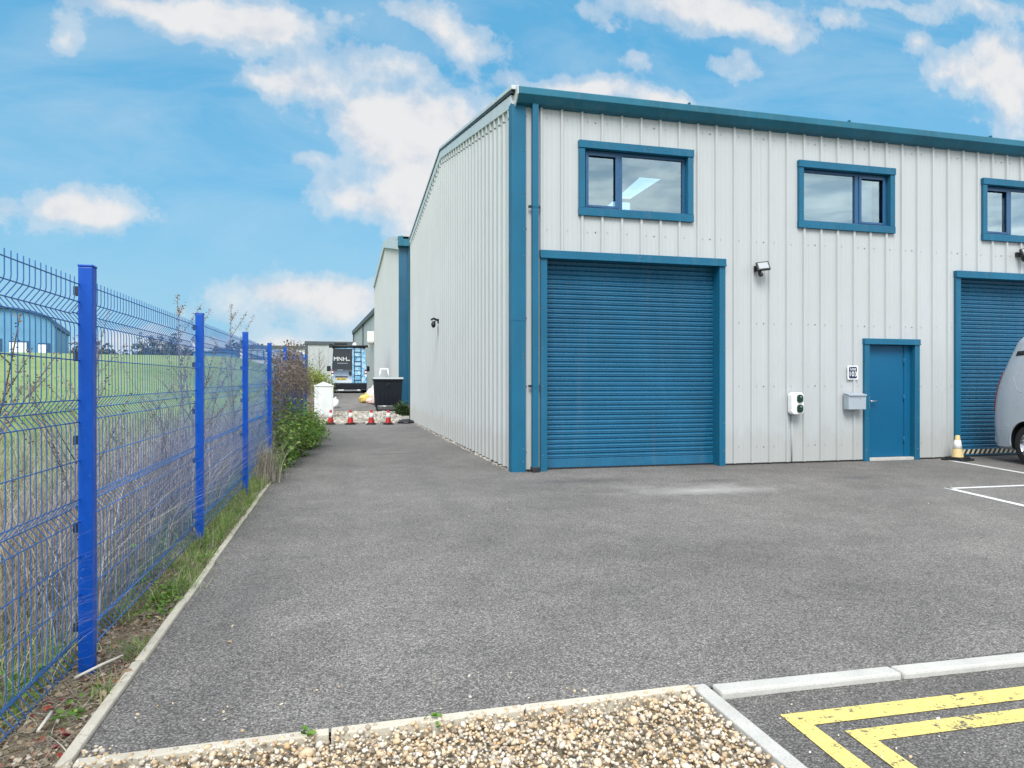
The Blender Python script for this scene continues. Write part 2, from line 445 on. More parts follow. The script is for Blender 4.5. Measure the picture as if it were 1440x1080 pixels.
c = t.ramp(sp.outputs[0], [(0, (.12, .11, .09)), (.5, (.3, .28, .25)), (1, (.5, .47, .43))])
t.bsdf(c, .9, .2, bump=t.voro(p, 14), bstr=.9, bdist=-.04); M['rubble'] = m
sheet(-1.2, 40, [24.7, 31, 33.0], lambda y: road_z(y) - .015, M['rubble'], 'rubble_strip')

# kerbs: pin kerb along the fence in 0.9 m lengths, along the gravel, along the bay
b = MB(); y = 2.66
while y < 17:
    l = .93; dx = random.uniform(-.006, .006); dz = random.uniform(-.004, .006)
    b.box(-.941 + dx, -.897 + dx, y, min(y + l - .012, 17), -.12, .014 + dz); y += l
struct('edging_kerb', b, M['kerb'], bevel=.006)
b = MB(); xk = -.78
for k in range(3):
    a0, a1 = -.79 + k * .758 - (.1 if k == 0 else 0), -.79 + (k + 1) * .758 - .008
    def yk(x): return 2.655 + (x + .79) * .012
    b.add([(a0, yk(a0), -.1), (a1, yk(a1), -.1), (a1, yk(a1) + .05, -.1), (a0, yk(a0) + .05, -.1), (a0, yk(a0), .012), (a1, yk(a1), .012), (a1, yk(a1) + .05, .012), (a0, yk(a0) + .05, .012)],
          [(0, 3, 2, 1), (4, 5, 6, 7), (0, 1, 5, 4), (1, 2, 6, 5), (2, 3, 7, 6), (3, 0, 4, 7)])
struct('gravel_kerb', b, M['kerb'], bevel=.005)
b = MB(); yk = 2.73
while yk > -6: b.box(1.483, 1.552, yk - .905, yk, -.12, .008); yk -= .915
struct('bed_kerb', b, M['kerb2'], bevel=.006)
b = MB(); xk = 1.575
while xk < 20:
    y0 = 2.617 - (xk - 1.575) * .026
    b.add([(xk + i * .9, y0 - i * .0234 + j, z) for z in (-.12, .010) for j in (.012, .100) for i in (0, 1)],
          [(0, 2, 3, 1), (4, 5, 7, 6), (0, 1, 5, 4), (2, 6, 7, 3), (0, 4, 6, 2), (1, 3, 7, 5)]); xk += .909
struct('bay_kerb', b, M['kerb2'], bevel=.012)
# joints filled behind the bay kerb where it drifts from the yard edge
b = MB(); b.add([(1.552, 2.3, -.004), (40, 1.3, -.004), (40, 2.71, -.004), (1.552, 2.71, -.004)], [(0, 1, 2, 3)])
b = MB(); b.add([(1.552, 2.715, -.002), (20, 2.24, -.002), (40, 2.24, -.002), (40, 2.705, -.002)], [(0, 1, 2, 3)])
struct('yard_edge', b, M['asphalt'])
b = MB(); b.box(-.9, 2.5, 32.9, 33.02, -.05, .125); struct('ramp_kerb', b, M['kerb'])

# painted lines
def quads(name, polys, z, m):
    b = MB()
    for q in polys: b.add([(x, y, z) for x, y in q], [tuple(range(len(q)))])
    return struct(name, b, m)
zy = -.016
quads('yellow_line', [[(1.724, 2.44), (1.80, 2.335), (3.6, 2.29), (3.6, 2.396)], [(1.724, 2.44), (1.66, 1.2), (1.765, 1.2), (1.80, 2.335)],
                      [(1.885, 2.265), (1.955, 2.175), (3.6, 2.135), (3.6, 2.225)], [(1.885, 2.265), (1.815, 1.2), (1.915, 1.2), (1.955, 2.175)]], zy, M['yellow'])
def line(p, q, w):
    d = Vector((q[0] - p[0], q[1] - p[1])).normalized(); n = Vector((-d.y, d.x)) * w / 2
    return [(p[0] + n.x, p[1] + n.y), (p[0] - n.x, p[1] - n.y), (q[0] - n.x, q[1] - n.y), (q[0] + n.x, q[1] + n.y)]
quads('white_line', [line((10.48, 10.15), (9.45, 6.1), .09), line((7.54, 7.2), (9.71, 7.16), .09), line((7.56, 7.245), (6.6, 3.2), .09)], .004, M['wmark'])

# ------------------------------------------------------------------ main industrial unit
X0, Y0, X1 = 2.57, 10.21, 24.0
RIDGE_Y, RIDGE_Z, BACK_Y, BACK_Z, EAVE_Z = 17.87, 7.45, 26.0, 6.8, 5.78
bld = thing('industrial_unit', 'large pale ribbed steel industrial unit with blue trim, shutters and upper windows', 'building', (X0, Y0, 0))
bld.location = Vector((X0, Y0, 0)); bpy.context.view_layer.update()
OPEN = [  # x0,x1,z0,z1
    (3.08, 6.06, -1, 3.30), (10.90, 13.88, -1, 3.30), (8.94, 9.94, -1, 2.06),
    (3.70, 5.49, 4.06, 5.06), (7.63, 9.42, 4.08, 5.06), (11.50, 13.29, 4.06, 5.05), (15.4, 17.2, 4.06, 5.06)]
def profile(length, pitch=.333):
    """rib profile: (distance, height) pairs"""
    out = []; k = 0
    while k * pitch < length + pitch:
        o = k * pitch
        out += [(o + 0, 0), (o + .012, .037), (o + .042, .037), (o + .056, 0), (o + .118, 0), (o + .122, .0035), (o + .134, .0035), (o + .138, 0), (o + .193, 0), (o + .197, .0035), (o + .209, .0035), (o + .213, 0), (o + .27, 0), (o + .274, .0035), (o + .286, .0035), (o + .29, 0)]
        k += 1
    return out
def cladding_front():
    b = MB(); pr = [(X0 + .03, 0)] + [(X0 + .41 + d, h) for d, h in profile(X1 - X0)]
    pr = [q for q in pr if q[0] < X1]
    xsb = sorted(set([q[0] for q in pr] + [o[i] for o in OPEN for i in (0, 1)]))
    xs_, hs = [q[0] for q in pr], [q[1] for q in pr]
    hv = [float(np.interp(x, xs_, hs)) for x in xsb]
    for i in range(len(xsb) - 1):
        xa, xb = xsb[i], xsb[i + 1]; xm = (xa + xb) / 2
        segs = [(.03, 5.72)]
        for o in OPEN:
            if o[0] <= xm <= o[1]:
                ns = []
                for z0, z1 in segs:
                    if o[2] > z0: ns.append((z0, min(z1, o[2])))
                    if o[3] < z1: ns.append((max(z0, o[3]), z1))
                segs = [s for s in ns if s[1] - s[0] > .01]
        for z0, z1 in segs:
            b.add([(xa, Y0 - hv[i], z0), (xb, Y0 - hv[i + 1], z0), (xb, Y0 - hv[i + 1], z1), (xa, Y0 - hv[i], z1)], [(0, 1, 2, 3)])
    # fixing screws in rows on the pans
    for z in (.30, 1.31, 2.36, 3.72, 5.45):
        k = 0; x = X0 + .2
        while x < 16:
            if not any(o[0] - .13 < x < o[1] + .13 and o[2] - .13 < z < o[3] + .13 for o in OPEN):
                b.lathe([(.011, -.006), (.011, 0), (.004, 0)], 6, (x, Y0, z + random.uniform(-.006, .006)), 'y', 1, False)
                if k % 3 == 0: b.lathe([(.011, -.006), (.011, 0), (.004, 0)], 6, (x + .13, Y0, z + random.uniform(-.006, .006)), 'y', 1, False)
            x += .333; k += 1
    return b
obj('front_cladding', cladding_front(), [M['clad'], M['screw']], bld, fix=False)
def gable_top(y):
    return float(np.interp(y, [Y0, RIDGE_Y, BACK_Y], [EAVE_Z, RIDGE_Z, BACK_Z]))
b = MB(); pr = [(Y0 + .02, 0)] + [(Y0 + .20 + d, h) for d, h in profile(BACK_Y - Y0) if Y0 + .20 + d < BACK_Y]
for (ya, ha), (yb, hb) in zip(pr, pr[1:]):
    b.add([(X0 - ha, ya, .03 + random.uniform(-.006, .006)), (X0 - hb, yb, .03), (X0 - hb, yb, gable_top(yb) - .02), (X0 - ha, ya, gable_top(ya) - .02)], [(0, 3, 2, 1)])
for z in (.30, 1.31, 2.36, 3.72, 5.0):
    y = Y0 + .25
    while y < 20: b.lathe([(.011, -.006), (.011, 0), (.004, 0)], 6, (X0, y, z + random.uniform(-.01, .01)), 'x', 1, False); y += .333
y = Y0 + .2
while y < 25: b.lathe([(.011, -.04), (.011, 0), (.004, 0)], 6, (X0, y, gable_top(y) - .36), 'x', 1, False); y += .333
obj('gable_cladding', b, [M['clad'], M['screw']], bld, fix=False)
b = MB()
for xa, xb in ((X0 + .02, 3.08), (6.06, 8.94), (9.94, 10.9), (13.88, X1)): b.box(xa, xb, Y0 + .03, Y0 + .2, -.1, .12)
b.box(X0 + .02, X0 + .2, Y0 + .2, BACK_Y, -.1, .12); obj('plinth', b, M['plinth'], bld)
b = MB(); b.box(X0, X0 + .05, BACK_Y - .06, BACK_Y, .03, BACK_Z - .05); b.box(X0, X1, BACK_Y, BACK_Y + .1, 0, BACK_Z - .1); b.box(X1, X1 + .1, Y0, BACK_Y + .1, 0, 5.7)
obj('rear_wall', b, M['clad'], bld)
b = MB(); b.box(X0 - .045, X0 - .012, BACK_Y - .09, BACK_Y + .03, 0, BACK_Z - .1); obj('rear_downpipe', b, M['dark'], bld)
# floor and lining inside
b = MB(); b.box(X0 + .2, X1 - .05, Y0 + .45, Y0 + 5.5, 3.42, 3.6); obj('mezzanine', b, M['inner'], bld)
b = MB(); b.box(X0 + .2, X1, Y0 + .35, BACK_Y, -.02, .012); obj('floor_slab', b, M['plinth'], bld)
b = MB(); b.box(6.9, 7.0, Y0 + .3, Y0 + 5.5, 3.6, 5.9); b.box(7.0, 10.6, Y0 + 2.2, Y0 + 2.3, 3.6, 6.1); b.box(10.6, 10.7, Y0 + .3, Y0 + 5.5, 3.6, 5.9); b.box(10.7, 15, Y0 + 2.2, Y0 + 2.3, 3.6, 6.1)
obj('partition', b, M['inner'], bld)
# roof, with rooflights in the rear slope
rf = MB()
def slope(x0, x1, y0, y1, th=.08):
    z0, z1 = gable_top(y0) + .02, gable_top(y1) + .02
    rf.add([(x, y, z + k) for k in (0, th) for (y, z) in ((y0, z0), (y1, z1)) for x in (x0, x1)], [(0, 2, 3, 1), (4, 5, 7, 6), (0, 1, 5, 4), (2, 6, 7, 3), (0, 4, 6, 2), (1, 3, 7, 5)])
LX = (8.5, 10.02); LY = ((18.65, 20.42), (20.72, 22.6))
slope(X0, X1, Y0 - .02, RIDGE_Y)
slope(X0, LX[0], RIDGE_Y, BACK_Y); slope(LX[1], X1, RIDGE_Y, BACK_Y)
for a, c in ((RIDGE_Y, LY[0][0]), (LY[0][1], LY[1][0]), (LY[1][1], BACK_Y)): slope(LX[0], LX[1], a, c)
roof = obj('roof', rf, M['lining'], bld)
for a, c in LY:
    b = MB(); b.add([(x, y, gable_top(y) + .05) for y in (a, c) for x in LX], [(0, 1, 3, 2)]); obj('rooflight', b, M['skylight'], roof)
# verge flashing up the gable
b = MB()
def strip(ya, yb, zo0, zo1, xo):
    za, zb = gable_top(ya), gable_top(yb)
    b.add([(x, y, z + o) for x in (X0 - xo, X0 + .03) for o in (zo0, zo1) for (y, z) in ((ya, za), (yb, zb))], [(0, 1, 3, 2), (4, 6, 7, 5), (0, 4, 5, 1), (2, 3, 7, 6), (0, 2, 6, 4), (1, 5, 7, 3)])
for ya, yb in ((Y0 + .002, RIDGE_Y), (RIDGE_Y + .002, BACK_Y + .05)):
    strip(ya, yb, -.22, -.03, .040)
obj('verge_flashing', b, M['verge'], bld, bevel=.004)
b = MB()
for ya, yb in ((Y0 - .12, RIDGE_Y), (RIDGE_Y + .002, BACK_Y + .05)):
    strip(ya, yb, .012, .075, .06)
obj('verge_cap', b, M['verge'], bld, bevel=.006)
b = MB()
for ya, yb in ((Y0 - .08, RIDGE_Y), (RIDGE_Y + .002, BACK_Y + .05)):
    strip(ya, yb, -.03, .012, .052)
obj('verge_gap_shade', b, M['dark'], bld)  # shade of the gap under the cap, set in as a black strip
# gutter
b = MB(); b.prism([(Y0 + .0, 5.585), (Y0 - .12, 5.605), (Y0 - .225, 5.70), (Y0 - .225, 5.80), (Y0 - .20, 5.815), (Y0 - .02, 5.835), (Y0 + .02, 5.80)], 'x', X0 + .03, X1)
for k in range(7): b.box(5.4 + k * 3.0, 5.43 + k * 3.0, Y0 - .229, Y0 - .02, 5.81, 5.838)
obj('gutter', b, M['gutter'], bld, bevel=.006)
b = MB(); b.prism([(Y0 + .0, 5.54), (Y0 - .13, 5.60), (Y0 - .23, 5.69), (Y0 - .23, 5.815), (Y0 - .02, 5.86), (Y0 + .02, 5.84)], 'x', X0 + .006, X0 + .026)
obj('gutter_end_cap', b, M['verge'], bld, bevel=.004)
def dots(b, pts, m=1):
    for x, y, z in pts: b.lathe([(.009, -.006), (.009, 0), (.003, 0)], 6, (x, y, z), 'y', m, False)
# corner trim
b = MB(); b.box(X0 - .038, X0 + .185, Y0 - .042, Y0 - .034, .0, 5.6); b.box(X0 - .042, X0 - .036, Y0 - .034, Y0 + .14, .0, 5.62)
b.box(X0 - .046, X0 + .19, Y0 - .046, Y0 - .043, 2.31, 2.325)
dots(b, [(X0 + .145, Y0 - .043, z) for z in (.16, .35, 1.31, 1.8, 2.36, 3.3, 3.7, 4.25, 4.9)], 1)
obj('corner_trim', b, [M['trim'], M['screw']], bld)
# downpipe
b = MB(); b.box(2.838, 2.932, Y0 - .14, Y0 - .046, .075, 5.60); dp = obj('downpipe', b, M['trim'], bld, bevel=.006)
for z in (1.31, 4.05):
    b = MB(); b.box(2.79, 2.98, Y0 - .075, Y0 - .05, z - .018, z + .018); b.box(2.834, 2.936, Y0 - .146, Y0 - .13, z - .02, z + .02, 1); obj('bracket', b, [M['dark'], M['trim']], dp)
b = MB(); b.box(2.825, 2.945, Y0 - .155, Y0 - .036, 0, .08); b.box(2.775, 2.80, Y0 - .08, Y0 - .04, 0, .045); obj('drain_shoe', b, M['dark'], dp, bevel=.01)

def window(x0, x1, z0, z1, light_left, opening):
    """surround flashing; frame; panes"""
    b = MB(); yf = Y0 - .052
    b.box(x0, x0 + .095, yf, Y0 + .02, z0 + .12, z1 - .12); b.box(x1 - .095, x1, yf, Y0 + .02, z0 + .12, z1 - .12)
    b.box(x0 - .006, x1 + .006, yf - .014, Y0 + .02, z1 - .117, z1); b.box(x0 - .004, x1 + .004, yf - .006, Y0 + .02, z0, z0 + .117)
    b.box(x0 + .088, x0 + .094, Y0 + .022, Y0 + .14, z0 + .1, z1 - .1); b.box(x1 - .094, x1 - .088, Y0 + .022, Y0 + .14, z0 + .1, z1 - .1)
    b.box(x0 + .09, x1 - .09, Y0 + .022, Y0 + .14, z1 - .110, z1 - .104); b.box(x0 + .09, x1 - .09, Y0 + .022, Y0 + .14, z0 + .102, z0 + .108)
    dots(b, [(x0 + .2 + i * .32, yf - .016, z1 - .05) for i in range(6)] + [(x0 + .03, yf - .002, z0 + .3 + i * .3) for i in range(3)] + [(x1 - .03, yf - .002, z0 + .3 + i * .3) for i in range(3)] + [(x0 + .15 + i * .33, yf - .008, z0 + .05) for i in range(6)], 1)
    w = obj('window', b, [M['trim'], M['screw']], bld, bevel=.003)
    a0, a1, c0, c1 = x0 + .096, x1 - .096, z0 + .11, z1 - .118
    f = MB(); yy0, yy1 = Y0 + .045, Y0 + .115; t_ = .045
    f.box(a0, a0 + t_, yy0, yy1, c0, c1); f.box(a1 - t_, a1, yy0, yy1, c0, c1); f.box(a0 + t_, a1 - t_, yy0, yy1, c1 - t_, c1); f.box(a0 + t_, a1 - t_, yy0, yy1, c0, c0 + t_)
    f.box(a0 - .01, a1 + .01, Y0 - .03, yy0, c0 - .002, c0 + .022)
    sw = .57 * (a1 - a0) / 1.75
    mx = a0 + t_ + sw if light_left else a1 - t_ - sw
    f.box(mx - .04, mx + .04, yy0, yy1, c0 + t_, c1 - t_)
    s0, s1 = (a0 + t_, mx - .04) if light_left else (mx + .04, a1 - t_)
    q = .036; e0, e1 = c0 + t_, c1 - t_
    for bx in ((s0, s0 + q, e0, e1), (s1 - q, s1, e0, e1), (s0 + q, s1 - q, e0, e0 + q), (s0 + q, s1 - q, e1 - q, e1)): f.box(bx[0] - .006, bx[1] + .006, yy0 - .018, yy0 - .001, bx[2], bx[3])
    # pale inner gasket line
    obj('frame', f, M['frame'], w, bevel=.003)
    fx0, fx1 = (mx + .04, a1 - t_) if light_left else (a0 + t_, mx - .04)
    for p0, p1 in ((s0, s1), (fx0, fx1)):
        g_ = MB(); g_.add([(p0 - .01, Y0 + .078, e0 - .01), (p1 + .01, Y0 + .078, e0 - .01), (p1 + .01, Y0 + .078, e1 + .01), (p0 - .01, Y0 + .078, e1 + .01)], [(0, 1, 2, 3)]); obj('pane', g_, M['glass'], w, fix=False)
    return w
window(3.615, 5.575, 3.975, 5.145, True, None)
window(7.548, 9.495, 4.00, 5.145, False, None)
window(11.425, 13.37, 3.985, 5.125, True, None)
window(15.32, 17.27, 3.985, 5.125, False, None)

def shutter(x0, x1, ztop, hazard):
    b = MB(); yf = Y0 - .055
    b.box(x0, x0 + .108, yf, Y0 + .02, 0, ztop - .115); b.box(x1 - .108, x1, yf, Y0 + .02, 0, ztop - .115)
    b.box(x0 + .102, x0 + .108, Y0 + .021, Y0 + .27, 0, ztop - .1); b.box(x1 - .108, x1 - .102, Y0 + .021, Y0 + .27, 0, ztop - .1)
    b.box(x0 - .006, x1 + .006, yf - .02, Y0 + .02, ztop - .112, ztop); b.box(x0 - .006, x1 + .006, yf - .032, yf - .018, ztop - .125, ztop - .098)
    b.box(x0 + .1, x1 - .1, Y0 + .021, Y0 + .27, ztop - .118, ztop - .11)
    dots(b, [(x0 + .035, yf - .002, z) for z in (.25, 1.31, 1.9, 2.5, 3.0)] + [(x1 - .035, yf - .002, z) for z in (.25, .7, 1.31, 1.9, 2.5, 3.0)] + [(x0 + .3 + i * .45, yf - .022, ztop - .04) for i in range(7)], 1)
    s = obj('shutter_door', b, [M['trim'], M['screw']], bld, bevel=.004)
    c = MB(); pit = .0765; z = .16; rows = []
    while z < ztop - .05:
        for k, (dz, dy) in enumerate(((0, .016), (.006, .004), (.016, -.006), (.024, -.008), (.030, -.006), (.040, -.014), (.050, -.016), (.060, -.012), (.072, .010), (.0763, .016))): rows.append((z + dz, Y0 + .175 + dy))
        z += pit
    c.add([(x, y, zz) for zz, y in rows for x in (x0 + .1, x1 - .1)], [(2 * i, 2 * i + 1, 2 * i + 3, 2 * i + 2) for i in range(len(rows) - 1)], 0, False)
    obj('slat_curtain', c, M['shutter'], s, fix=False)
    r = MB(); r.box(x0 + .1, x1 - .1, Y0 + .15, Y0 + .2, .025, .165); obj('bottom_rail', r, M['shutter'], s, bevel=.006)
    r = MB(); r.box(x0 + .1, x1 - .1, Y0 + .155, Y0 + .195, .0, .026); obj('rubber_seal', r, M['dark'], s)
    if hazard:
        h = MB(); x = x0 + .11; i = 0
        while x < x1 - .2:
            h.add([(x, Y0 + .146, .055), (x + .055, Y0 + .146, .055), (x + .105, Y0 + .146, .14), (x + .05, Y0 + .146, .14)], [(0, 1, 2, 3)], i % 2); x += .055; i += 1
        obj('hazard_tape', h, [paint('cream tape', (.55, .5, .36), .5), M['dark']], s, fix=False)
    return s
shutter(2.985, 6.152, 3.40, False)
shutter(10.81, 13.97, 3.40, True)
# entrance door
b = MB(); yf = Y0 - .05
b.box(8.862, 8.965, yf, Y0 + .02, 0, 2.045); b.box(9.92, 10.022, yf, Y0 + .02, 0, 2.045); b.box(8.855, 10.029, yf - .012, Y0 + .02, 2.046, 2.142); b.box(8.85, 10.034, yf - .02, yf - .01, 2.04, 2.06)
b.box(8.958, 8.964, Y0 + .021, Y0 + .13, 0, 2.045); b.box(9.921, 9.927, Y0 + .021, Y0 + .13, 0, 2.045)
dots(b, [(8.90, yf - .002, z) for z in (.2, .75, 1.25)] + [(9.98, yf - .002, z) for z in (.2, .75, 1.25)] + [(9.1 + .3 * i, yf - .014, 2.1) for i in range(3)], 1)
dr = obj('entrance_door', b, [M['trim'], M['screw']], bld, bevel=.003)
b = MB(); b.box(8.966, 9.918, Y0 + .075, Y0 + .12, .055, 2.04); b.box(9.79, 9.918, Y0 + .055, Y0 + .074, .055, 2.04); obj('door_leaf', b, M['door'], dr, bevel=.004)
for z in (.35, 1.1, 1.75):
    b = MB(); b.tube([(9.785, Y0 + .062, z - .06), (9.785, Y0 + .062, z + .06)], .011, 8); obj('hinge', b, M['door'], dr)
b = MB(); b.prism(rrect(.05, .235, .018, 4, 9.045, 1.02), 'y', Y0 + .062, Y0 + .075); b.tube([(9.045, Y0 + .06, 1.045), (9.045, Y0 + .02, 1.045), (9.065, Y0 + .012, 1.045), (9.175, Y0 + .012, 1.045)], .011, 8); b.lathe([(.012, 0), (.012, .008), (.001, .008)], 10, (9.045, Y0 + .054, .965), 'y'); obj('handle', b, M['steel'], dr)
b = MB(); b.box(8.966, 9.918, Y0 - .03, Y0 + .12, .0, .05); obj('threshold', b, M['kerb2'], dr, bevel=.004)

# ------------------------------------------------------------------ things on the facade
YB = Y0 - .039
sg = thing('unit_sign', 'small white and navy unit number sign beside the blue door', 'sign', (8.625, YB, 1.545))
b = MB(); b.prism(rrect(.215, .24, .012), 'y', -.003, .0); obj('sign_plate', b, M['white'], sg, local=True)
b = MB(); b.prism(rrect(.168, .205, .03), 'y', -.0045, -.0032); obj('sign_field', b, paint('navy print', (.012, .028, .075), .4), sg, local=True)
rt = Matrix.Rotation(R2(90), 4, 'X')
for txt, sz, z, bo in (('Unit', .072, .060, .0004), ('103', .116, -.028, .0009)):
    mb = text_mb(txt, sz, .0004, bo); mb.xform(Matrix.Translation((0, -.0052, z)) @ rt); obj('lettering', mb, M['white'], sg, local=True, fix=False)
lbx = thing('letterbox', 'grey metal letterbox fixed to the wall left of the blue door', 'letterbox', (8.61, YB, .91))
b = MB(); b.prism([(-.0, 0), (-.13, 0), (-.13, .25), (0, .28)], 'x', -.175, .175); M['boxgrey'] = paint('grey letterbox enamel', (.33, .38, .42), .4, .08, 4); obj('box_body', b, M['boxgrey'], lbx, .004, local=True)
b = MB(); b.prism([(.002, .284), (-.145, .256), (-.147, .236), (-.141, .236), (-.14, .249), (.002, .277)], 'x', -.18, .18); obj('lid', b, M['boxgrey'], lbx, local=True)
b = MB(); b.box(-.15, .15, -.1325, -.1305, .205, .212); b.lathe([(.009, -.005), (.009, 0), (.001, -.005)], 10, (.05, -.131, .185), 'y'); obj('slot', b, M['screw'], lbx, local=True)
ev = thing('charging_point', 'white vehicle charging point with two dark green sockets on the wall', 'charger', (7.43, YB, 1.02))
b = MB(); b.prism(rrect(.235, .37, .06, 6), 'y', -.145, -.02); b.box(-.08, .08, -.021, .03, -.13, .13, 1); obj('casing', b, [M['white'], M['dark']], ev, .02, local=True)
M['green'] = paint('dark green socket cover', (.006, .03, .018), .18, .3, 10, coat=.4)
for z in (.083, -.083):
    b = MB(); b.prism(rrect(.115, .135, .045, 6, .03, z), 'y', -.168, -.146); s_ = obj('socket_cover', b, M['green'], ev, .008, local=True)
    b = MB(); b.prism(rrect(.04, .03, .01, 3, .04, z + .03), 'y', -.172, -.1685); obj('socket_latch', b, paint('grey green latch', (.12, .2, .15), .3), s_, local=True)
b = MB(); b.tube([(0, .02, -.18), (0, .022, -.6), (0, .022, -.99)], .011, 8); obj('supply_conduit', b, M['clad'], ev, local=True)
def floodlight(loc, label, grp):
    f = thing('floodlight', label, 'floodlight', loc, 0, grp)
    b = MB(); b.box(-.05, .05, -.03, .03, -.04, .04); b.tube([(-.02, -.02, 0), (-.02, -.08, .0), (-.0, -.1, .0)], .012, 6); obj('bracket', b, M['dark'], f, .004, local=True)
    T = Matrix.Translation((.04, -.13, .02)) @ Matrix.Rotation(R2(-28), 4, 'X') @ Matrix.Rotation(R2(-14), 4, 'Z')
    b = MB(); b.box(-.105, .105, -.022, .022, -.08, .08)
    for i in range(5): b.box(-.09 + i * .04, -.08 + i * .04, .022, .04, -.07, .07)
    hd = obj('lamp_head', b.xform(T), M['dark'], f, .006, local=True)
    b = MB(); b.box(-.082, .082, -.0245, -.0225, -.057, .057); obj('lens', b.xform(T), paint('frosted floodlight lens', (.36, .38, .40), .2, .05), hd, local=True)
    b = MB(); b.ball((.02, -.1, -.115), (.038, .045, .035)); b.box(.0, .04, -.09, -.05, -.11, -.05); obj('motion_sensor', b, M['dark'], f, local=True)
    return f
f1 = floodlight((6.74, Y0 - .03, 3.27), 'small black floodlight between the left shutter and the middle window', 'wall floodlights')
f2 = copy_tree(f1, None, (12.26, Y0 - .03, 3.76), None, 'small black floodlight under the right-hand upper window, at the frame edge')
tp = thing('wall_lamp', 'tiny black wall lamp on the long gable side', 'lamp', (X0 - .03, 18.2, 3.0))
b = MB(); b.box(-.03, 0, -.06, .06, -.03, .09); b.tube([(-.02, 0, .05), (-.14, 0, .1), (-.2, -.03, .06)], .03, 8); obj('bracket', b, M['dark'], tp, .005, local=True)
b = MB(); b.ball((-.14, 0, -.06), (.06, .07, .09)); b.tube([(-.1, 0, .04), (-.12, 0, -.05)], .025, 6); obj('lamp_head', b, M['dark'], tp, local=True)
# sheet in the right window
b = MB(); nxs, nzs = 40, 20
vs = []
for j in range(nzs + 1):
    for i in range(nxs + 1):
        u, w_ = i / nxs, j / nzs
        dz = .9 * w_
        vs.append((11.5 + 1.75 * u, Y0 + .3 + .05 * math.sin(9 * u + 5 * w_) + .03 * math.sin(23 * (u - .5 * w_)), 4.02 + dz * (1 - .12 * u * (1 - u)) + .06 * math.sin(6 * u) * (1 - w_)))
b.add(vs, [(j * (nxs + 1) + i, j * (nxs + 1) + i + 1, (j + 1) * (nxs + 1) + i + 1, (j + 1) * (nxs + 1) + i) for j in range(nzs) for i in range(nxs)], 0, True)
tag(obj('hanging_sheet', b, M['sheet']), 'white sheet draped inside the right-hand upper window', 'curtain')
b = MB(); b.box(7.62, 9.3, Y0 + .28, Y0 + .284, 4.05, 5.0); tag(obj('window_backing', b, paint('pale grey blind', (.62, .72, .76), .7, .06, .8)), 'added pale sky-toned blind behind the middle upper window', 'backing')  # added surface: its paleness stands in for sky reflected in the pane

# ------------------------------------------------------------------ mesh fence
FX = [-1.135, -1.13, -1.123, -1.108, -1.075, -1.045, -1.005, -.985, -.975, -.98]
FY_ = [3.54 + 2.53 * (k - 2) for k in range(10)]
FT = [1.84, 1.85, 1.864, 1.905, 1.944, 1.97, 2.05, 2.12, 2.19, 2.25]   # post tops
fence = thing('mesh_fence', 'tall blue welded mesh fence on square posts along the driveway edge', 'fence', (-1.12, 3.54, 0))
pm = MB(); pm.box(-.03, .03, -.03, .03, -2.15, -.012)
pm.box(-.032, .032, -.032, .032, -.012, 0)
post_me = pm.mesh('fence_post', [M['post']])
clip = MB(); clip.box(-.052, -.03, -.02, .022, -.02, .02); clip.tube([(-.056, 0, 0), (-.03, 0, 0)], .008, 6); clip_me = clip.mesh('panel_clip', [M['dark']])
def make_post(k):
    o = bpy.data.objects.new('fence_post', post_me); COL.objects.link(o); o.parent = fence
    o.location = Vector((FX[k], FY_[k], FT[k])) - fence.location
    bvm = o.modifiers.new('edge', 'BEVEL'); bvm.width = .004; bvm.segments = 2
    for z in (-.12, -.42, -.8, -1.2, -1.65):
        c = bpy.data.objects.new('panel_clip', clip_me); COL.objects.link(c); c.parent = o; c.location = (0, 0, z)
    return o
for k in range(10): make_post(k)
# one panel, local x along the fence, y across (positive = field side), z down from the post top
pb = MB(); PL = 2.53; rw = .0023
Hz = [-.085, -.165, -.215, -.265, -.43, -.61, -.66, -.71, -.885, -1.06, -1.11, -1.16, -1.32, -1.49, -1.68, -1.73, -1.78]
fold = {-.215, -.66, -1.11, -1.73}
prof = [(-.055, 0)] + [(z, .042 if z in fold else 0) for z in Hz] + [(-1.80, 0)]
for z in Hz:
    yv = .042 if z in fold else 0
    pb.tube([(0, yv - .005, z), (PL, yv - .005, z)], .0028, 5)
nw = 50
sharp = []
for i, (z, y) in enumerate(prof):
    if 0 < i < len(prof) - 1 and (prof[i - 1][1] != y or prof[i + 1][1] != y) and y == 0:
        # round the shoulders of the folds a little
        if prof[i + 1][1] > 0: sharp += [(z + .02, 0), (z, .004)]
        elif prof[i - 1][1] > 0: sharp += [(z, .004), (z - .02, 0)]
        else: sharp.append((z, y))
    elif y > 0: sharp += [(z + .006, y - .004), (z, y), (z - .006, y - .004)]
    else: sharp.append((z, y))
keep = [sharp[0]]
for i in range(1, len(sharp) - 1):
    if not (sharp[i - 1][1] == sharp[i][1] == sharp[i + 1][1] == 0): keep.append(sharp[i])
keep.append(sharp[-1])
for i in range(nw):
    x = .02 + i * (PL - .04) / (nw - 1)
    pb.tube([(x, y, z) for z, y in keep], rw, 4, cap=False)
panel_me = pb.mesh('mesh_panel', [M['wire']])
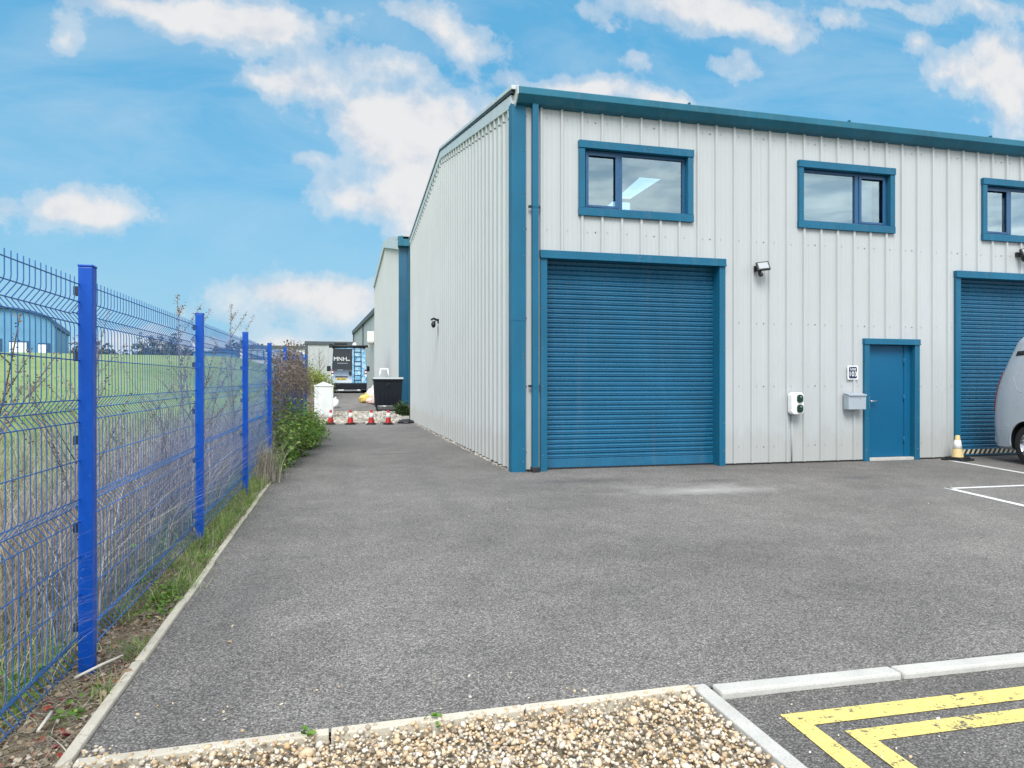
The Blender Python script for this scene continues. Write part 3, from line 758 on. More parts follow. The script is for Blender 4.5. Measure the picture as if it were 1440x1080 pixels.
for k in range(9):
    o = bpy.data.objects.new('mesh_panel', panel_me); COL.objects.link(o); o.parent = fence
    a = Vector((FX[k] - .03, FY_[k], FT[k])); c = Vector((FX[k + 1] - .03, FY_[k + 1], FT[k + 1])); d = c - a
    ex = Vector((d.x, d.y, 0)).normalized(); ey = Vector((-ex.y, ex.x, 0))
    mtx = Matrix(((ex.x * d.length / PL, ey.x, 0, 0), (ex.y * d.length / PL, ey.y, 0, 0), (d.z / PL, 0, 1, 0), (0, 0, 0, 1)))
    o.matrix_local = Matrix.Translation(a - fence.location) @ mtx

# ------------------------------------------------------------------ loose cover: pebbles, grass, litter, thicket
M['pebble'] = island_mat('river pebbles', [(0, (.60, .49, .34)), (.16, (.46, .31, .17)), (.3, (.68, .59, .45)), (.44, (.52, .34, .16)), (.54, (.76, .72, .63)), (.66, (.30, .25, .20)), (.76, (.60, .47, .31)), (.88, (.70, .64, .54)), (1, (.48, .42, .35))], .6, .35, 0, 40, .12)
import bmesh
def icos(sub):
    bm = bmesh.new(); bmesh.ops.create_icosphere(bm, subdivisions=sub, radius=1); bm.verts.ensure_lookup_table()
    V = np.array([v.co[:] for v in bm.verts]); F = np.array([[v.index for v in f.verts] for f in bm.faces]); bm.free(); return V, F
def scatter_stones(P, S, shapes, flat=.62):
    Vi, Fi = shapes; n = len(P); k = len(Vi)
    sh = np.repeat(Vi[None], n, 0) * (1 + 0)
    w = rng.normal(size=(n, 3, 3)) * 1.2
    ph = rng.uniform(0, 6.28, (n, 3))
    dsp = sum(np.sin(np.einsum('kc,nc->nk', Vi, w[:, i]) * 1.6 + ph[:, i][:, None]) for i in range(3)) * .11
    sh = sh * (1 + dsp)[:, :, None]
    sc = np.stack([rng.uniform(.85, 1.3, n), rng.uniform(.65, 1.0, n), rng.uniform(flat * .7, flat * 1.3, n)], 1) * S[:, None]
    sh = sh * sc[:, None, :]
    a, t_, p_ = rng.uniform(0, 6.28, n), rng.normal(0, .45, n), rng.normal(0, .45, n)
    ca, sa = np.cos(a), np.sin(a); ct, st = np.cos(t_), np.sin(t_); cp, sp_ = np.cos(p_), np.sin(p_)
    x, y, z = sh[..., 0], sh[..., 1], sh[..., 2]
    y, z = y * ct[:, None] - z * st[:, None], y * st[:, None] + z * ct[:, None]
    x, z = x * cp[:, None] + z * sp_[:, None], -x * sp_[:, None] + z * cp[:, None]
    x, y = x * ca[:, None] - y * sa[:, None], x * sa[:, None] + y * ca[:, None]
    V = np.stack([x, y, z], 2) + P[:, None, :]
    F = (np.arange(n)[:, None, None] * k + Fi[None])
    return V.reshape(-1, 3), F.reshape(-1, 3)
def pts(n, x0, x1, y0, y1, z=0):
    return np.stack([rng.uniform(x0, x1, n), rng.uniform(y0, y1, n), np.full(n, float(z))], 1)
P1 = pts(14500, -1.12, 1.475, 1.55, 2.665, -.018); P1[:, 2] += rng.uniform(-.008, .024, len(P1))
P2 = pts(3500, -1.3, 1.47, .2, 1.55, -.03); P2[:, 2] += rng.uniform(-.008, .016, len(P2))
P3 = pts(230, -.9, 1.5, 2.63, 2.70, .012)
P4 = pts(26, -.85, 1.2, 2.72, 3.1, .004); P5 = pts(34, 1.6, 2.6, 1.5, 2.55, -.015)
P6 = pts(120, -1.12, -.80, 2.45, 2.80, .004); P6b = pts(420, -1.3, -.95, 2.2, 2.66, -.005)
P7 = pts(20, .5, 9, 3.2, 8, .002)
S = np.concatenate([rng.lognormal(math.log(.0073), .38, len(P1)), rng.lognormal(math.log(.0095), .35, len(P2)), rng.lognormal(math.log(.008), .3, len(P3)), rng.lognormal(math.log(.006), .3, len(P4)), rng.lognormal(math.log(.005), .35, len(P5)), rng.lognormal(math.log(.008), .3, len(P6)), rng.lognormal(math.log(.01), .3, len(P6b)), rng.uniform(.004, .008, len(P7))])
V, F = scatter_stones(np.concatenate([P1, P2, P3, P4, P5, P6, P6b, P7]), S, icos(2) if False else icos(1))
o = obj('pebbles', np_mesh('pebbles', V, F, [M['pebble']], True), None); tag(o, kind='stuff')
M['rub_stone'] = island_mat('rubble stones', [(0, (.36, .34, .30)), (.3, (.2, .18, .15)), (.55, (.5, .47, .42)), (.8, (.42, .36, .27)), (1, (.62, .60, .57))], .85, .2, 0, 10)
PR = pts(2600, -1.0, 2.5, 24.6, 32.8, 0); PR[:, 2] = [road_z(y) + .01 for y in PR[:, 1]]
V, F = scatter_stones(PR, rng.lognormal(math.log(.045), .4, len(PR)), icos(1))
PG = pts(700, 2.42, 2.575, 10.4, 25.9, .0); PG[:, 0] = 2.575 - np.abs(rng.normal(0, .04, len(PG)))
V2, F2 = scatter_stones(PG, rng.lognormal(math.log(.015), .4, len(PG)), icos(1))
V, F, mi = join_np([(V, F, 0), (V2, F2, 0)])
tag(obj('rubble_stones', np_mesh('rubble_stones', V, F, [M['rub_stone']], True), None), kind='stuff')

M['grass'] = island_mat('green grass blades', [(0, (.12, .24, .05)), (.4, (.20, .34, .07)), (.75, (.30, .41, .11)), (1, (.48, .47, .22))], .6, .25, .35, 2)
M['straw'] = island_mat('dry grass and stems', [(0, (.44, .39, .30)), (.3, (.32, .275, .22)), (.55, (.20, .165, .155)), (.75, (.60, .56, .46)), (.88, (.25, .21, .235)), (1, (.36, .38, .24))], .75, .15, .15, 2)
M['bramble'] = island_mat('grey brown bramble canes', [(0, (.16, .125, .12)), (.4, (.24, .19, .17)), (.7, (.13, .09, .085)), (1, (.34, .30, .27))], .8, .15, 0, 3)
M['leaf'] = island_mat('broad green leaves', [(0, (.07, .17, .025)), (.4, (.12, .26, .04)), (.75, (.21, .35, .06)), (1, (.38, .46, .12))], .5, .35, .35, 3)
M['yleaf'] = island_mat('yellow green leaves', [(0, (.16, .24, .03)), (.5, (.30, .38, .05)), (1, (.46, .48, .10))], .5, .3, .35, 2)
M['dleaf'] = island_mat('dark green leaves', [(0, (.02, .05, .015)), (.6, (.04, .09, .02)), (1, (.08, .12, .03))], .5, .3, .25, 3)
M['bark'] = paint('dry brown stalk', (.17, .135, .105), .85, .35, 14)
M['seed'] = island_mat('brown seed heads', [(0, (.12, .075, .055)), (.5, (.22, .15, .105)), (1, (.36, .27, .19))], .85, .1, .1, 8)
M['litter'] = island_mat('fallen leaves', [(0, (.30, .22, .14)), (.3, (.44, .35, .24)), (.5, (.19, .13, .09)), (.7, (.55, .48, .37)), (.88, (.36, .27, .18)), (.95, (.36, .07, .04)), (1, (.26, .04, .06))], .75, .2, .15, 12)
def gz(P): 
    P[:, 2] = [ground_z(a, b_) for a, b_ in P[:, :2]]; return P
# verge grass between fence and kerb; tufts thicken with distance
parts = []
tuft = []
for y in np.arange(3.2, 18, .085):
    dens = min(1, max(.12, (y - 3.7) / 2.2))
    for _ in range(3):
        if random.random() < dens * .9:
            x = random.uniform(-1.22, -.93) if random.random() < .8 else random.uniform(-1.08, -.90)
            n = random.randint(16, 44); h = random.uniform(.06, .22) * (1 + .35 * (random.random() < .2)) * (.75 if y < 6 else 1)
            q = np.stack([rng.normal(x, .035, n), rng.normal(y, .05, n), np.zeros(n)], 1); tuft.append((q, rng.uniform(.5, 1.15, n) * h))
P = gz(np.concatenate([a for a, _ in tuft])); H = np.concatenate([h for _, h in tuft]); k = rng.random(len(P)) < .72
V, F = blades(P[k], H[k], rng.uniform(.004, .009, k.sum()), rng.uniform(.3, 1.1, k.sum())); parts.append((V, F, 0))
V, F = blades(P[~k], H[~k], rng.uniform(.003, .006, (~k).sum()), rng.uniform(.3, 1.3, (~k).sum())); parts.append((V, F, 1))
# clover-like rosettes
q = []
for (cx, cy, r, n) in ((-1.02, 4.5, .12, 170), (-1.05, 4.75, .1, 120), (-.98, 5.6, .08, 90), (-1.06, 6.3, .1, 120), (-.86, 5.08, .05, 40), (-1.04, 3.05, .05, 30), (-1.02, 7.4, .1, 120), (.35, 2.69, .03, 16), (-.12, 2.68, .025, 14)):
    a = np.stack([rng.normal(cx, r * .6, n), rng.normal(cy, r * 1.2, n), np.zeros(n)], 1); a[:, 2] = [max(ground_z(u, v), -.02 if v < 2.7 else -1) + .02 for u, v in a[:, :2]]; a[:, 2] += rng.uniform(0, .03, n); q.append(a)
q = np.concatenate(q); V, F = leaves(q, np.stack([rng.normal(0, .5, len(q)), rng.normal(0, .5, len(q)), np.ones(len(q))], 1), rng.uniform(.018, .04, len(q)), .7); parts.append((V, F, 2))
V, F, mi = join_np(parts)
tag(obj('verge_grass', np_mesh('verge_grass', V, F, [M['grass'], M['straw'], M['leaf']], True, mi), None), kind='stuff')
# leaf litter
n = 3000; P = np.stack([rng.uniform(-1.35, -.925, n), 2.3 + rng.gamma(1.6, 1.1, n), np.zeros(n)], 1); P = gz(P); P[:, 2] += rng.uniform(.0, .022, n)
V, F = leaves(P, np.stack([rng.normal(0, .4, n), rng.normal(0, .4, n), np.ones(n)], 1), rng.lognormal(math.log(.019), .42, n), .6, .7)
n2 = 4200; P = np.stack([rng.uniform(-1.5, -.94, n2), rng.uniform(2.2, 8, n2), np.zeros(n2)], 1); P = gz(P); P[:, 2] += .006
V2, F2 = blades(P, rng.uniform(.02, .06, n2), rng.uniform(.003, .007, n2), rng.uniform(1.5, 5, n2))
n3 = 14; P = np.stack([rng.uniform(-.9, -.5, n3) , rng.uniform(2.75, 9, n3), np.full(n3, .006)], 1)
V3, F3 = leaves(P, np.stack([rng.normal(0, .2, n3), rng.normal(0, .2, n3), np.ones(n3)], 1), rng.uniform(.012, .03, n3), .6, .6)
V, F, mi = join_np([(V, F, 0), (V2, F2, 1), (V3, F3, 0)])
tag(obj('leaf_litter', np_mesh('leaf_litter', V, F, [M['litter'], M['straw']], True, mi), None), kind='stuff')
# thicket of dry stems and rank grass behind the fence
def band(n, x0, x1, y0, y1):
    return gz(np.stack([rng.uniform(x0, x1, n), rng.uniform(y0, y1, n), np.zeros(n)], 1))
parts = []
P = np.concatenate([band(15500, -2.4, -1.2, 1.2, 12), band(9000, -5.5, -2.2, 2, 18), band(2600, -3, -1.15, 11, 24)])
gap = np.sin(P[:, 0] * 2.7 + 1) + np.sin(P[:, 1] * 1.9) + rng.normal(0, .6, len(P)); P = P[(gap > -.9) & ((P[:, 1] > 3.7) | (rng.random(len(P)) < .55))]
d0 = np.clip((-1.2 - P[:, 0]) / 3.5, 0, 1)
H = rng.uniform(.25, 1.0, len(P)) * (1 - .5 * d0) * np.where(P[:, 1] < 3.6, .7, 1.05)
V, F = blades(P, H, rng.uniform(.003, .0085, len(P)), rng.uniform(.1, .95, len(P)), 5); parts.append((V, F, 1))
P = np.concatenate([band(9000, -3.2, -1.2, 1.2, 9), band(7000, -7, -2.6, 2, 20), band(3000, -3, -1.15, 9, 24), band(5000, -12, -6, 4, 26)])
V, F = blades(P, rng.uniform(.08, .42, len(P)), rng.uniform(.004, .010, len(P)), rng.uniform(.3, 1.2, len(P)), 4); parts.append((V, F, 0))
P = np.concatenate([band(1500, -2.6, -1.22, 1.2, 10.5), band(500, -4.5, -2.4, 2, 12)])
V, F = blades(P, rng.uniform(.7, 1.35, len(P)), rng.uniform(.003, .006, len(P)), rng.uniform(.7, 1.5, len(P)), 7, 1.0); parts.append((V, F, 3))
# broad weeds low behind the near panels
n = 5200; P = np.stack([rng.uniform(-2.6, -1.2, n), rng.uniform(1.4, 5.2, n), np.zeros(n)], 1)
P = P[(np.sin(P[:, 0] * 5) + np.sin(P[:, 1] * 4.1 + 1) + rng.normal(0, .4, n)) > .1]; P = gz(P); P[:, 2] += rng.uniform(.01, .3, len(P)) * rng.random(len(P))
V, F = leaves(P, np.stack([rng.normal(0, .7, len(P)), rng.normal(0, .7, len(P)), np.ones(len(P))], 1), rng.uniform(.02, .06, len(P)), .5); parts.append((V, F, 2))
V, F, mi = join_np(parts)
tag(obj('undergrowth', np_mesh('undergrowth', V, F, [M['grass'], M['straw'], M['leaf'], M['bramble']], True, mi), None), kind='stuff')

# tall dry weeds, each a thing
def weed_mesh(seed, h, lean, heads=True, side=9):
    r_ = random.Random(seed); b = MB(); sb = []
    az = r_.uniform(0, 6.28); main = []
    for i in range(9):
        t = i / 8; main.append(Vector((math.cos(az) * lean * t ** 1.6 * h + .02 * math.sin(5 * t + seed), math.sin(az) * lean * t ** 1.6 * h + .02 * math.cos(4 * t), h * t * (1 - .12 * lean * t))))
    b.tube(main, [.0065 * (1 - .75 * i / 8) + .001 for i in range(9)], 5)
    for k in range(side):
        t = .25 + .7 * k / side + r_.uniform(-.03, .03); i = min(7, int(t * 8)); p = main[i].lerp(main[i + 1], t * 8 - i)
        a = r_.uniform(0, 6.28); l = (1 - t) * h * r_.uniform(.35, .6) + .08; up = r_.uniform(.9, 1.8)
        br = [p + Vector((math.cos(a), math.sin(a), 0)) * l * (u * .55) + Vector((0, 0, l * up * .6 * u)) for u in (0, .35, .7, 1)]
        b.tube(br, [.003, .0025, .002, .0012], 4)
        if heads:
            for u in np.linspace(.3, 1, 18 if seed == 5 else 11):
                sb.append((br[0].lerp(br[-1], u), r_.uniform(.007, .016)))
    for u in np.linspace(.5, 1, 60 if seed == 5 else 30):
        i = min(7, int(u * 8)); sb.append((main[i].lerp(main[i + 1], u * 8 - i), r_.uniform(.008, .018)))
    P = []; S = []
    for p, s in sb:
        for _ in range(3): P.append(p + Vector((r_.gauss(0, .010), r_.gauss(0, .010), r_.gauss(0, .012)))); S.append(s)
    return b, np.array([p[:] for p in P]), np.array(S)
weeds = []
for i, (h, ln, hd) in enumerate(((1.75, .12, True), (1.5, .25, True), (1.9, .16, True), (1.35, .4, True), (1.6, .5, False), (1.2, .2, True))):
    b, P, S = weed_mesh(i + 3, h, ln, True)
    w = thing('dry_weed', 'dry brown weed stalk with seed heads standing behind the blue mesh fence', 'weed', (0, 0, 0), 0, 'dry weed stalks behind the mesh fence')
    obj('stalk', b, M['bark'] if i % 3 else M['straw'], w, local=True)
    V, F = leaves(P, rng.normal(size=P.shape), S, .6); me = np_mesh('seed_head', V, F, [M['seed']], True)
    obj('seed_head', me, None, w)['kind'] = 'stuff'
    weeds.append(w)
spots = [(0, -1.42, 4.35, .3, None), (2, -1.24, 6.35, 4.4, 'tallest dry weed, leaning past the top of the second visible fence post'), (2, -1.24, 9.0, 4.2, 'tall feathery dry weed rising above the third visible fence post'),
         (1, -1.55, 4.9, 2.2, None), (3, -1.7, 3.1, .8, 'dry weed leaning across the near fence panel left of the first post'), (4, -1.45, 2.7, 5.5, None), (0, -1.8, 5.4, 5.0, None), (5, -1.5, 5.6, 1.0, None), (1, -1.5, 6.9, 3.1, None), (0, -1.4, 7.5, 2.6, None), (5, -1.65, 7.2, .2, None),
         (1, -1.45, 8.1, 6.0, None), (4, -1.5, 9.2, 1.7, None), (0, -1.35, 9.6, 2.9, None), (3, -1.8, 6.4, 3.9, None), (5, -1.4, 10.3, 4.4, None), (1, -1.5, 10.9, .5, None), (4, -1.9, 4.2, 3.3, None), (3, -2.2, 7.9, 1.1, None), (5, -2.0, 5.0, 2.0, None), (0, -1.9, 8.8, 5.2, None), (1, -2.3, 3.6, 4.6, None), (2, -1.9, 9.9, 2.3, None)]
used = set()
for k, x, y, rz, lab in spots:
    z = ground_z(x, y) - .03
    if k in used: o = copy_tree(weeds[k], None, (x, y, z), rz)
    else: o = weeds[k]; o.location = (x, y, z); o.rotation_euler.z = rz; used.add(k)
    sc_ = (1.13 if y < 7 else 1.22) if lab and k == 2 else random.uniform(.85, 1.1); o.scale = (sc_,) * 3
    o['group'] = 'dry weed stalks behind the mesh fence'; o['label'] = lab or 'dry brown weed stalk with seed heads standing behind the blue mesh fence'
    if lab and 'group' in o: del o['group']

# creeper swallowing the far panels
def creeper():
    V_, F_ = [], []
    b = MB(); r_ = random.Random(5)
    for i in range(900):
        y = r_.uniform(11.4, 20.6); top = 1.5 + .42 * math.sin((y - 11.2) / 9.4 * 3.1) + .2 * math.sin(y * 2.3)
        z = .35 + (top - .35) * r_.random() ** .7; x = -1.10 + r_.gauss(0, .07) + (.12 if z > 1.25 else 0)
        p = Vector((x, y, z)); pt = [p]
        d = Vector((r_.gauss(0, .3), r_.gauss(0, 1), r_.gauss(-.1, .8))).normalized()
        for k in range(4): d = (d + Vector((r_.gauss(0, .3), r_.gauss(0, .4), r_.gauss(-.2, .4)))).normalized(); pt.append(pt[-1] + d * r_.uniform(.08, .2))
        b.tube(pt, [.007, .006, .005, .004, .002], 3, cap=False)
    return b
cr = thing('climbing_plant', 'dense brown creeper smothering the far panels of the blue fence', 'plant', (-1.0, 15, ground_z(-1.0, 15)))
bpy.context.view_layer.update()
obj('twig_tangle', creeper(), M['bark'], cr, fix=False)
n = 7500; y = rng.uniform(11.3, 20.6, n); top = 1.6 + .5 * np.sin((y - 11.2) / 9.4 * 3.1) + .2 * np.sin(y * 2.3)
zc = .4 + (top - .4) * rng.random(n) ** .65; P = np.stack([-1.10 + rng.normal(0, .08, n) + .12 * (zc > 1.2), y, zc], 1) - np.array(cr.location)
V, F = leaves(P, rng.normal(size=P.shape), rng.uniform(.02, .055, n), .55)
M['crleaf'] = island_mat('withered creeper leaves', [(0, (.15, .12, .105)), (.4, (.25, .20, .17)), (.7, (.20, .155, .18)), (.9, (.32, .26, .19)), (1, (.19, .21, .10))], .8, .15, .15, 5)
obj('foliage', np_mesh('foliage', V, F, [M['crleaf']], True), None, cr)

# leafy shrubs
def shrub(name, label, loc, rx, ry, h, nst, nl, mat, seed, size=(.03, .075), cat='shrub', group=None, clump=.09, straw=0):
    r_ = random.Random(seed); t_ = thing(name, label, cat, loc, 0, group); b = MB(); P = []
    for i in range(nst):
        a = r_.uniform(0, 6.28); k = math.sqrt(r_.random()); hh = h * (1 - .55 * k * k) * r_.uniform(.6, 1.08)
        base = Vector((math.cos(a) * k * rx * .45, math.sin(a) * k * ry * .45, -.02)); top = Vector((math.cos(a) * k * rx, math.sin(a) * k * ry, hh))
        pt = [base.lerp(top, u) + Vector((r_.gauss(0, .015), r_.gauss(0, .015), .05 * h * math.sin(3.1 * u))) for u in (0, .3, .6, 1)]
        b.tube(pt, [.007, .006, .004, .002], 4, cap=False)
        for u in np.linspace(.22, 1, 7):
            i_ = min(2, int(u * 3)); c = pt[i_].lerp(pt[i_ + 1], u * 3 - i_)
            for _ in range(max(1, nl // (nst * 7))): P.append(c + Vector((r_.gauss(0, clump), r_.gauss(0, clump), r_.gauss(0, clump * .6))))
    obj('stems', b, M['bark'], t_, local=True, fix=False)['kind'] = 'stuff'
    P = np.array([p[:] for p in P]); N = np.stack([rng.normal(0, .6, len(P)), rng.normal(0, .6, len(P)), np.ones(len(P)) * .9], 1)
    V, F = leaves(P, N, rng.uniform(size[0], size[1], len(P)), .62)
    obj('foliage', np_mesh('foliage', V, F, [mat], True), None, t_)
    return t_
def sh(x, y, *a, **k): return shrub('shrub', a[0], (x, y, ground_z(x, y)), *a[1:], **k)
sh(-1.0, 11.9, 'low bright green bush at the foot of the fourth fence post', .34, .6, .95, 40, 2600, M['leaf'], 1)
sh(-.92, 13.4, 'tallest leafy green bush against the creeper-covered fence', .42, .8, 1.3, 46, 3200, M['leaf'], 2)
sh(-.80, 15.2, 'green bush spilling over the driveway kerb beyond the creeper', .5, .9, 1.0, 46, 3000, M['leaf'], 3)
sh(-.80, 17.6, 'green bush at the far driveway edge nearest the white cabinet', .55, 1.2, .85, 46, 3000, M['leaf'], 4)
sh(-1.0, 10.6, 'small dark green nettle patch beside the kerb and third fence post', .22, .7, .42, 40, 1500, M['leaf'], 5, size=(.02, .05))
# dry grass clumps
def grass_clump(label, x, y, r, n, h, seed):
    t_ = thing('grass_clump', label, 'grass', (x, y, ground_z(x, y)))
    P = np.stack([rng.normal(0, r, n), rng.normal(0, r * 1.6, n), np.full(n, -.01)], 1)
    V, F = blades(P, rng.uniform(.4, 1.1, n) * h, rng.uniform(.004, .01, n), rng.uniform(.1, .8, n), 5)
    obj('blades', np_mesh('blades', V, F, [M['straw']], True), None, t_)['kind'] = 'stuff'
grass_clump('pale dry grass clump between the third and fourth fence posts', -1.02, 9.9, .1, 420, .75, 1)
grass_clump('tall dry grass clump behind the white cabinet', -1.35, 31.5, .45, 900, 1.6, 2)
grass_clump('low dry grass clump at the foot of the white cabinet', -.75, 29.2, .35, 500, .4, 3)
shrub('shrub', 'yellow green bush behind the white cabinet and left of the van', (-1.35, 38.5, road_z(38.5) - .05), 1.1, .8, 1.75, 70, 5200, M['yleaf'], 11, (.06, .13), clump=.16)
shrub('shrub', 'dull green scrub behind the yellow bush, below the grey warehouse', (-2.6, 45, 1.0), 1.8, 1.2, 1.9, 60, 4200, M['leaf'], 12, (.08, .16), clump=.2)
shrub('shrub', 'dark low bush at the foot of the teal downpipe behind the bin', (2.75, 31.2, .0), .42, .45, .62, 30, 1500, M['dleaf'], 13, (.05, .1), clump=.08)
st = thing('bare_sapling', 'thin bare sapling in front of the grey warehouse', 'tree', (-1.62, 58, 1.05)); b = MB(); r_ = random.Random(9)
b.tube([(0, 0, 0), (.05, 0, 1.5), (0, 0, 3.3)], [.035, .025, .008], 6); obj('trunk', b, M['bark'], st, local=True)
b = MB()
for i in range(26):
    z = r_.uniform(1.0, 3.1); a = r_.uniform(0, 6.28); l = (3.6 - z) * .38
    b.tube([(.03, 0, z), (math.cos(a) * l * .6, math.sin(a) * l * .6, z + l * .5), (math.cos(a) * l, math.sin(a) * l, z + l * 1.1)], [.012, .009, .005], 4, cap=False)
obj('twigs', b, M['bark'], st, local=True, fix=False)['kind'] = 'stuff'
# sticks
for lab, p, q in (('pale straight stick lying beside the near fence post', (-1.13, 3.40), (-1.0, 3.62)), ('short pale stick lying in the leaf litter near the gravel', (-1.1, 3.07), (-1.085, 2.9))):
    b = MB(); b.tube([(p[0], p[1], .03), ((p[0] + q[0]) / 2 + .004, (p[1] + q[1]) / 2, .036), (q[0], q[1], .034)], [.006, .007, .005], 6)
    tag(obj('stick', b, paint('bleached wood', (.62, .58, .5), .8, .1, 20)), lab, 'stick')

# ------------------------------------------------------------------ cones
M['cred'] = paint('red cone plastic', (.40, .012, .012), .5, .18, 6)
M['cwhite'] = paint('white cone sleeve', (.76, .75, .72), .45, .08, 8, grime=.2)
M['cyel'] = paint('faded cone plastic', (.62, .47, .22), .55, .15, 7)
def cone(loc, label, h, rb, base, cols, rot=0, group=None):
    c = thing('traffic_cone', label, 'cone', loc, rot, group)
    b = MB(); b.prism(rrect(base * 2, base * 2, base * .25, 4), 'z', 0, .035); b.prism(rrect(base * 1.6, base * 1.6, base * .3, 4), 'z', .0352, .06); obj('base', b, M['dark'], c, .006, local=True)
    def R_(z): return rb + (.032 - rb) * (z / h)
    b = MB(); b.lathe([(R_(.061), .061), (R_(h * .48), h * .48), (R_(h * .80), h * .80), (R_(h) + .004, h - .01), (R_(h), h), (.018, h), (.018, h - .05)], 20); obj('cone_body', b, cols[0], c, local=True)
    b = MB(); b.lathe([(R_(h * .48), h * .48 - .001), (R_(h * .48) + .004, h * .48), (R_(h * .80) + .004, h * .80), (R_(h * .8), h * .80 + .001)], 20); obj('reflective_sleeve', b, cols[1], c, local=True)
    return c
c1 = cone((-.306, 24.33, 0), 'leftmost red and white traffic cone, beside the white cabinet', .50, .115, .15, (M['cred'], M['cwhite'], M['cred']), .1, 'traffic cones across the driveway end')
copy_tree(c1, None, (.35, 24.17, 0), .7, 'second red and white traffic cone from the left, in front of the van')
copy_tree(c1, None, (1.04, 24.0, 0), -.3, 'third red and white traffic cone from the left, before the bin')
copy_tree(c1, None, (1.60, 23.86, 0), .4, 'rightmost of the red and white traffic cones, nearest the building')
cone((10.60, 9.93, 0), 'faded dirty traffic cone with black base beside the right-hand shutter', .44, .105, .20, (M['cyel'], M['cwhite'], M['cyel']), .3)

# ------------------------------------------------------------------ cabinet, bin, rubbish
cb = thing('utility_cabinet', 'white utility cabinet with a shallow pitched top beside the driveway', 'cabinet', (-.64, 29.6, 0))
b = MB(); b.box(-.375, .375, -.28, .28, .0, 1.30); M['cab'] = paint('white cabinet plastic', (.68, .70, .69), .4, .05, 2, grime=.2); obj('cabinet_body', b, M['cab'], cb, .015, local=True)
b = MB(); b.prism([(-.40, 1.301), (.40, 1.301), (.40, 1.335), (0, 1.49), (-.40, 1.335)], 'y', -.31, .31); obj('cabinet_roof', b, M['cab'], cb, .006, local=True)
b = MB(); b.box(-.33, -.002, -.288, -.281, .12, 1.24); b.box(.002, .33, -.288, -.281, .12, 1.24); obj('cabinet_door', b, M['cab'], cb, local=True)
b = MB(); b.box(-.39, .39, -.3, .3, -.05, .05); obj('cabinet_base', b, M['plinth'], cb, local=True)

zb = road_z(33.4) - .012
bn = thing('wheelie_bin', 'large dark grey four-wheeled bin with pale lid beside the blue trim', 'bin', (2.22, 33.5, zb))
bn.scale = (1.0, 1.0, 1.24)
M['bin'] = paint('dark grey bin plastic', (.006, .009, .015), .55, .15, 3, spec=.3)
b = MB()
sec = [(.60, .42, .16), (.63, .47, .60), (.66, .52, 1.19)]
vs = [(sx * w, sy * d, z) for w, d, z in sec for sx, sy in ((-1, -1), (1, -1), (1, 1), (-1, 1))]
b.add(vs, [(0, 3, 2, 1)] + [(i * 4 + j, i * 4 + (j + 1) % 4, (i + 1) * 4 + (j + 1) % 4, (i + 1) * 4 + j) for i in range(2) for j in range(4)] + [(8, 9, 10, 11)])
for x in (-.4, -.2, 0, .2, .4): b.box(x - .015, x + .015, -.50, -.40, .22, 1.1)
obj('bin_body', b, M['bin'], bn, .03, local=True)
b = MB(); b.box(-.70, .70, -.56, .56, 1.165, 1.225); b.box(-.06, .06, -.60, -.565, 1.0, 1.06); obj('rim', b, M['bin'], bn, .012, local=True)
b = MB(); b.prism([(-.58, 1.228), (.58, 1.228), (.56, 1.25), (.3, 1.30), (-.3, 1.30), (-.56, 1.25)], 'x', -.71, .71); obj('lid', b, paint('pale grey bin lid', (.34, .37, .37), .5, .1, 4), bn, .02, local=True)
for sx in (-1, 1):
    for sy in (-1, 1):
        b = MB(); b.lathe([(.02, -.025), (.09, -.025), (.1, -.015), (.1, .015), (.09, .025), (.02, .025)], 18, (sx * .5, sy * .36, .1), 'x'); b.box(sx * .5 - .04, sx * .5 + .04, sy * .36 - .03, sy * .36 + .03, .1, .215); obj('wheel', b, M['dark'], bn, local=True)
b = MB(); b.prism(rrect(.2, .1, .03, 4, 0, 1.0), 'y', -.535, -.515); obj('bin_catch', b, M['dark'], bn, local=True)
b = MB(); b.tube([(-.5, -.5, .24), (-.5, -.58, .2), (.2, -.58, .2), (.2, -.5, .24)], .016, 6); obj('foot_bar', b, M['steel'], bn, local=True)
sl = thing('plastic_stool', 'white plastic stool lying on top of the dark bin', 'stool', (2.05, 33.45, zb + 1.301 * 1.24))
b = MB(); b.prism(rrect(.44, .30, .06, 5), 'z', .36, .42); obj('seat', b, M['white'], sl, .008, local=True)
for sx in (-1, 1):
    for sy in (-1, 1):
        b = MB(); b.tube([(sx * .21, sy * .13, 0), (sx * .17, sy * .11, .36)], [.03, .035], 6); obj('leg', b, M['white'], sl, local=True)
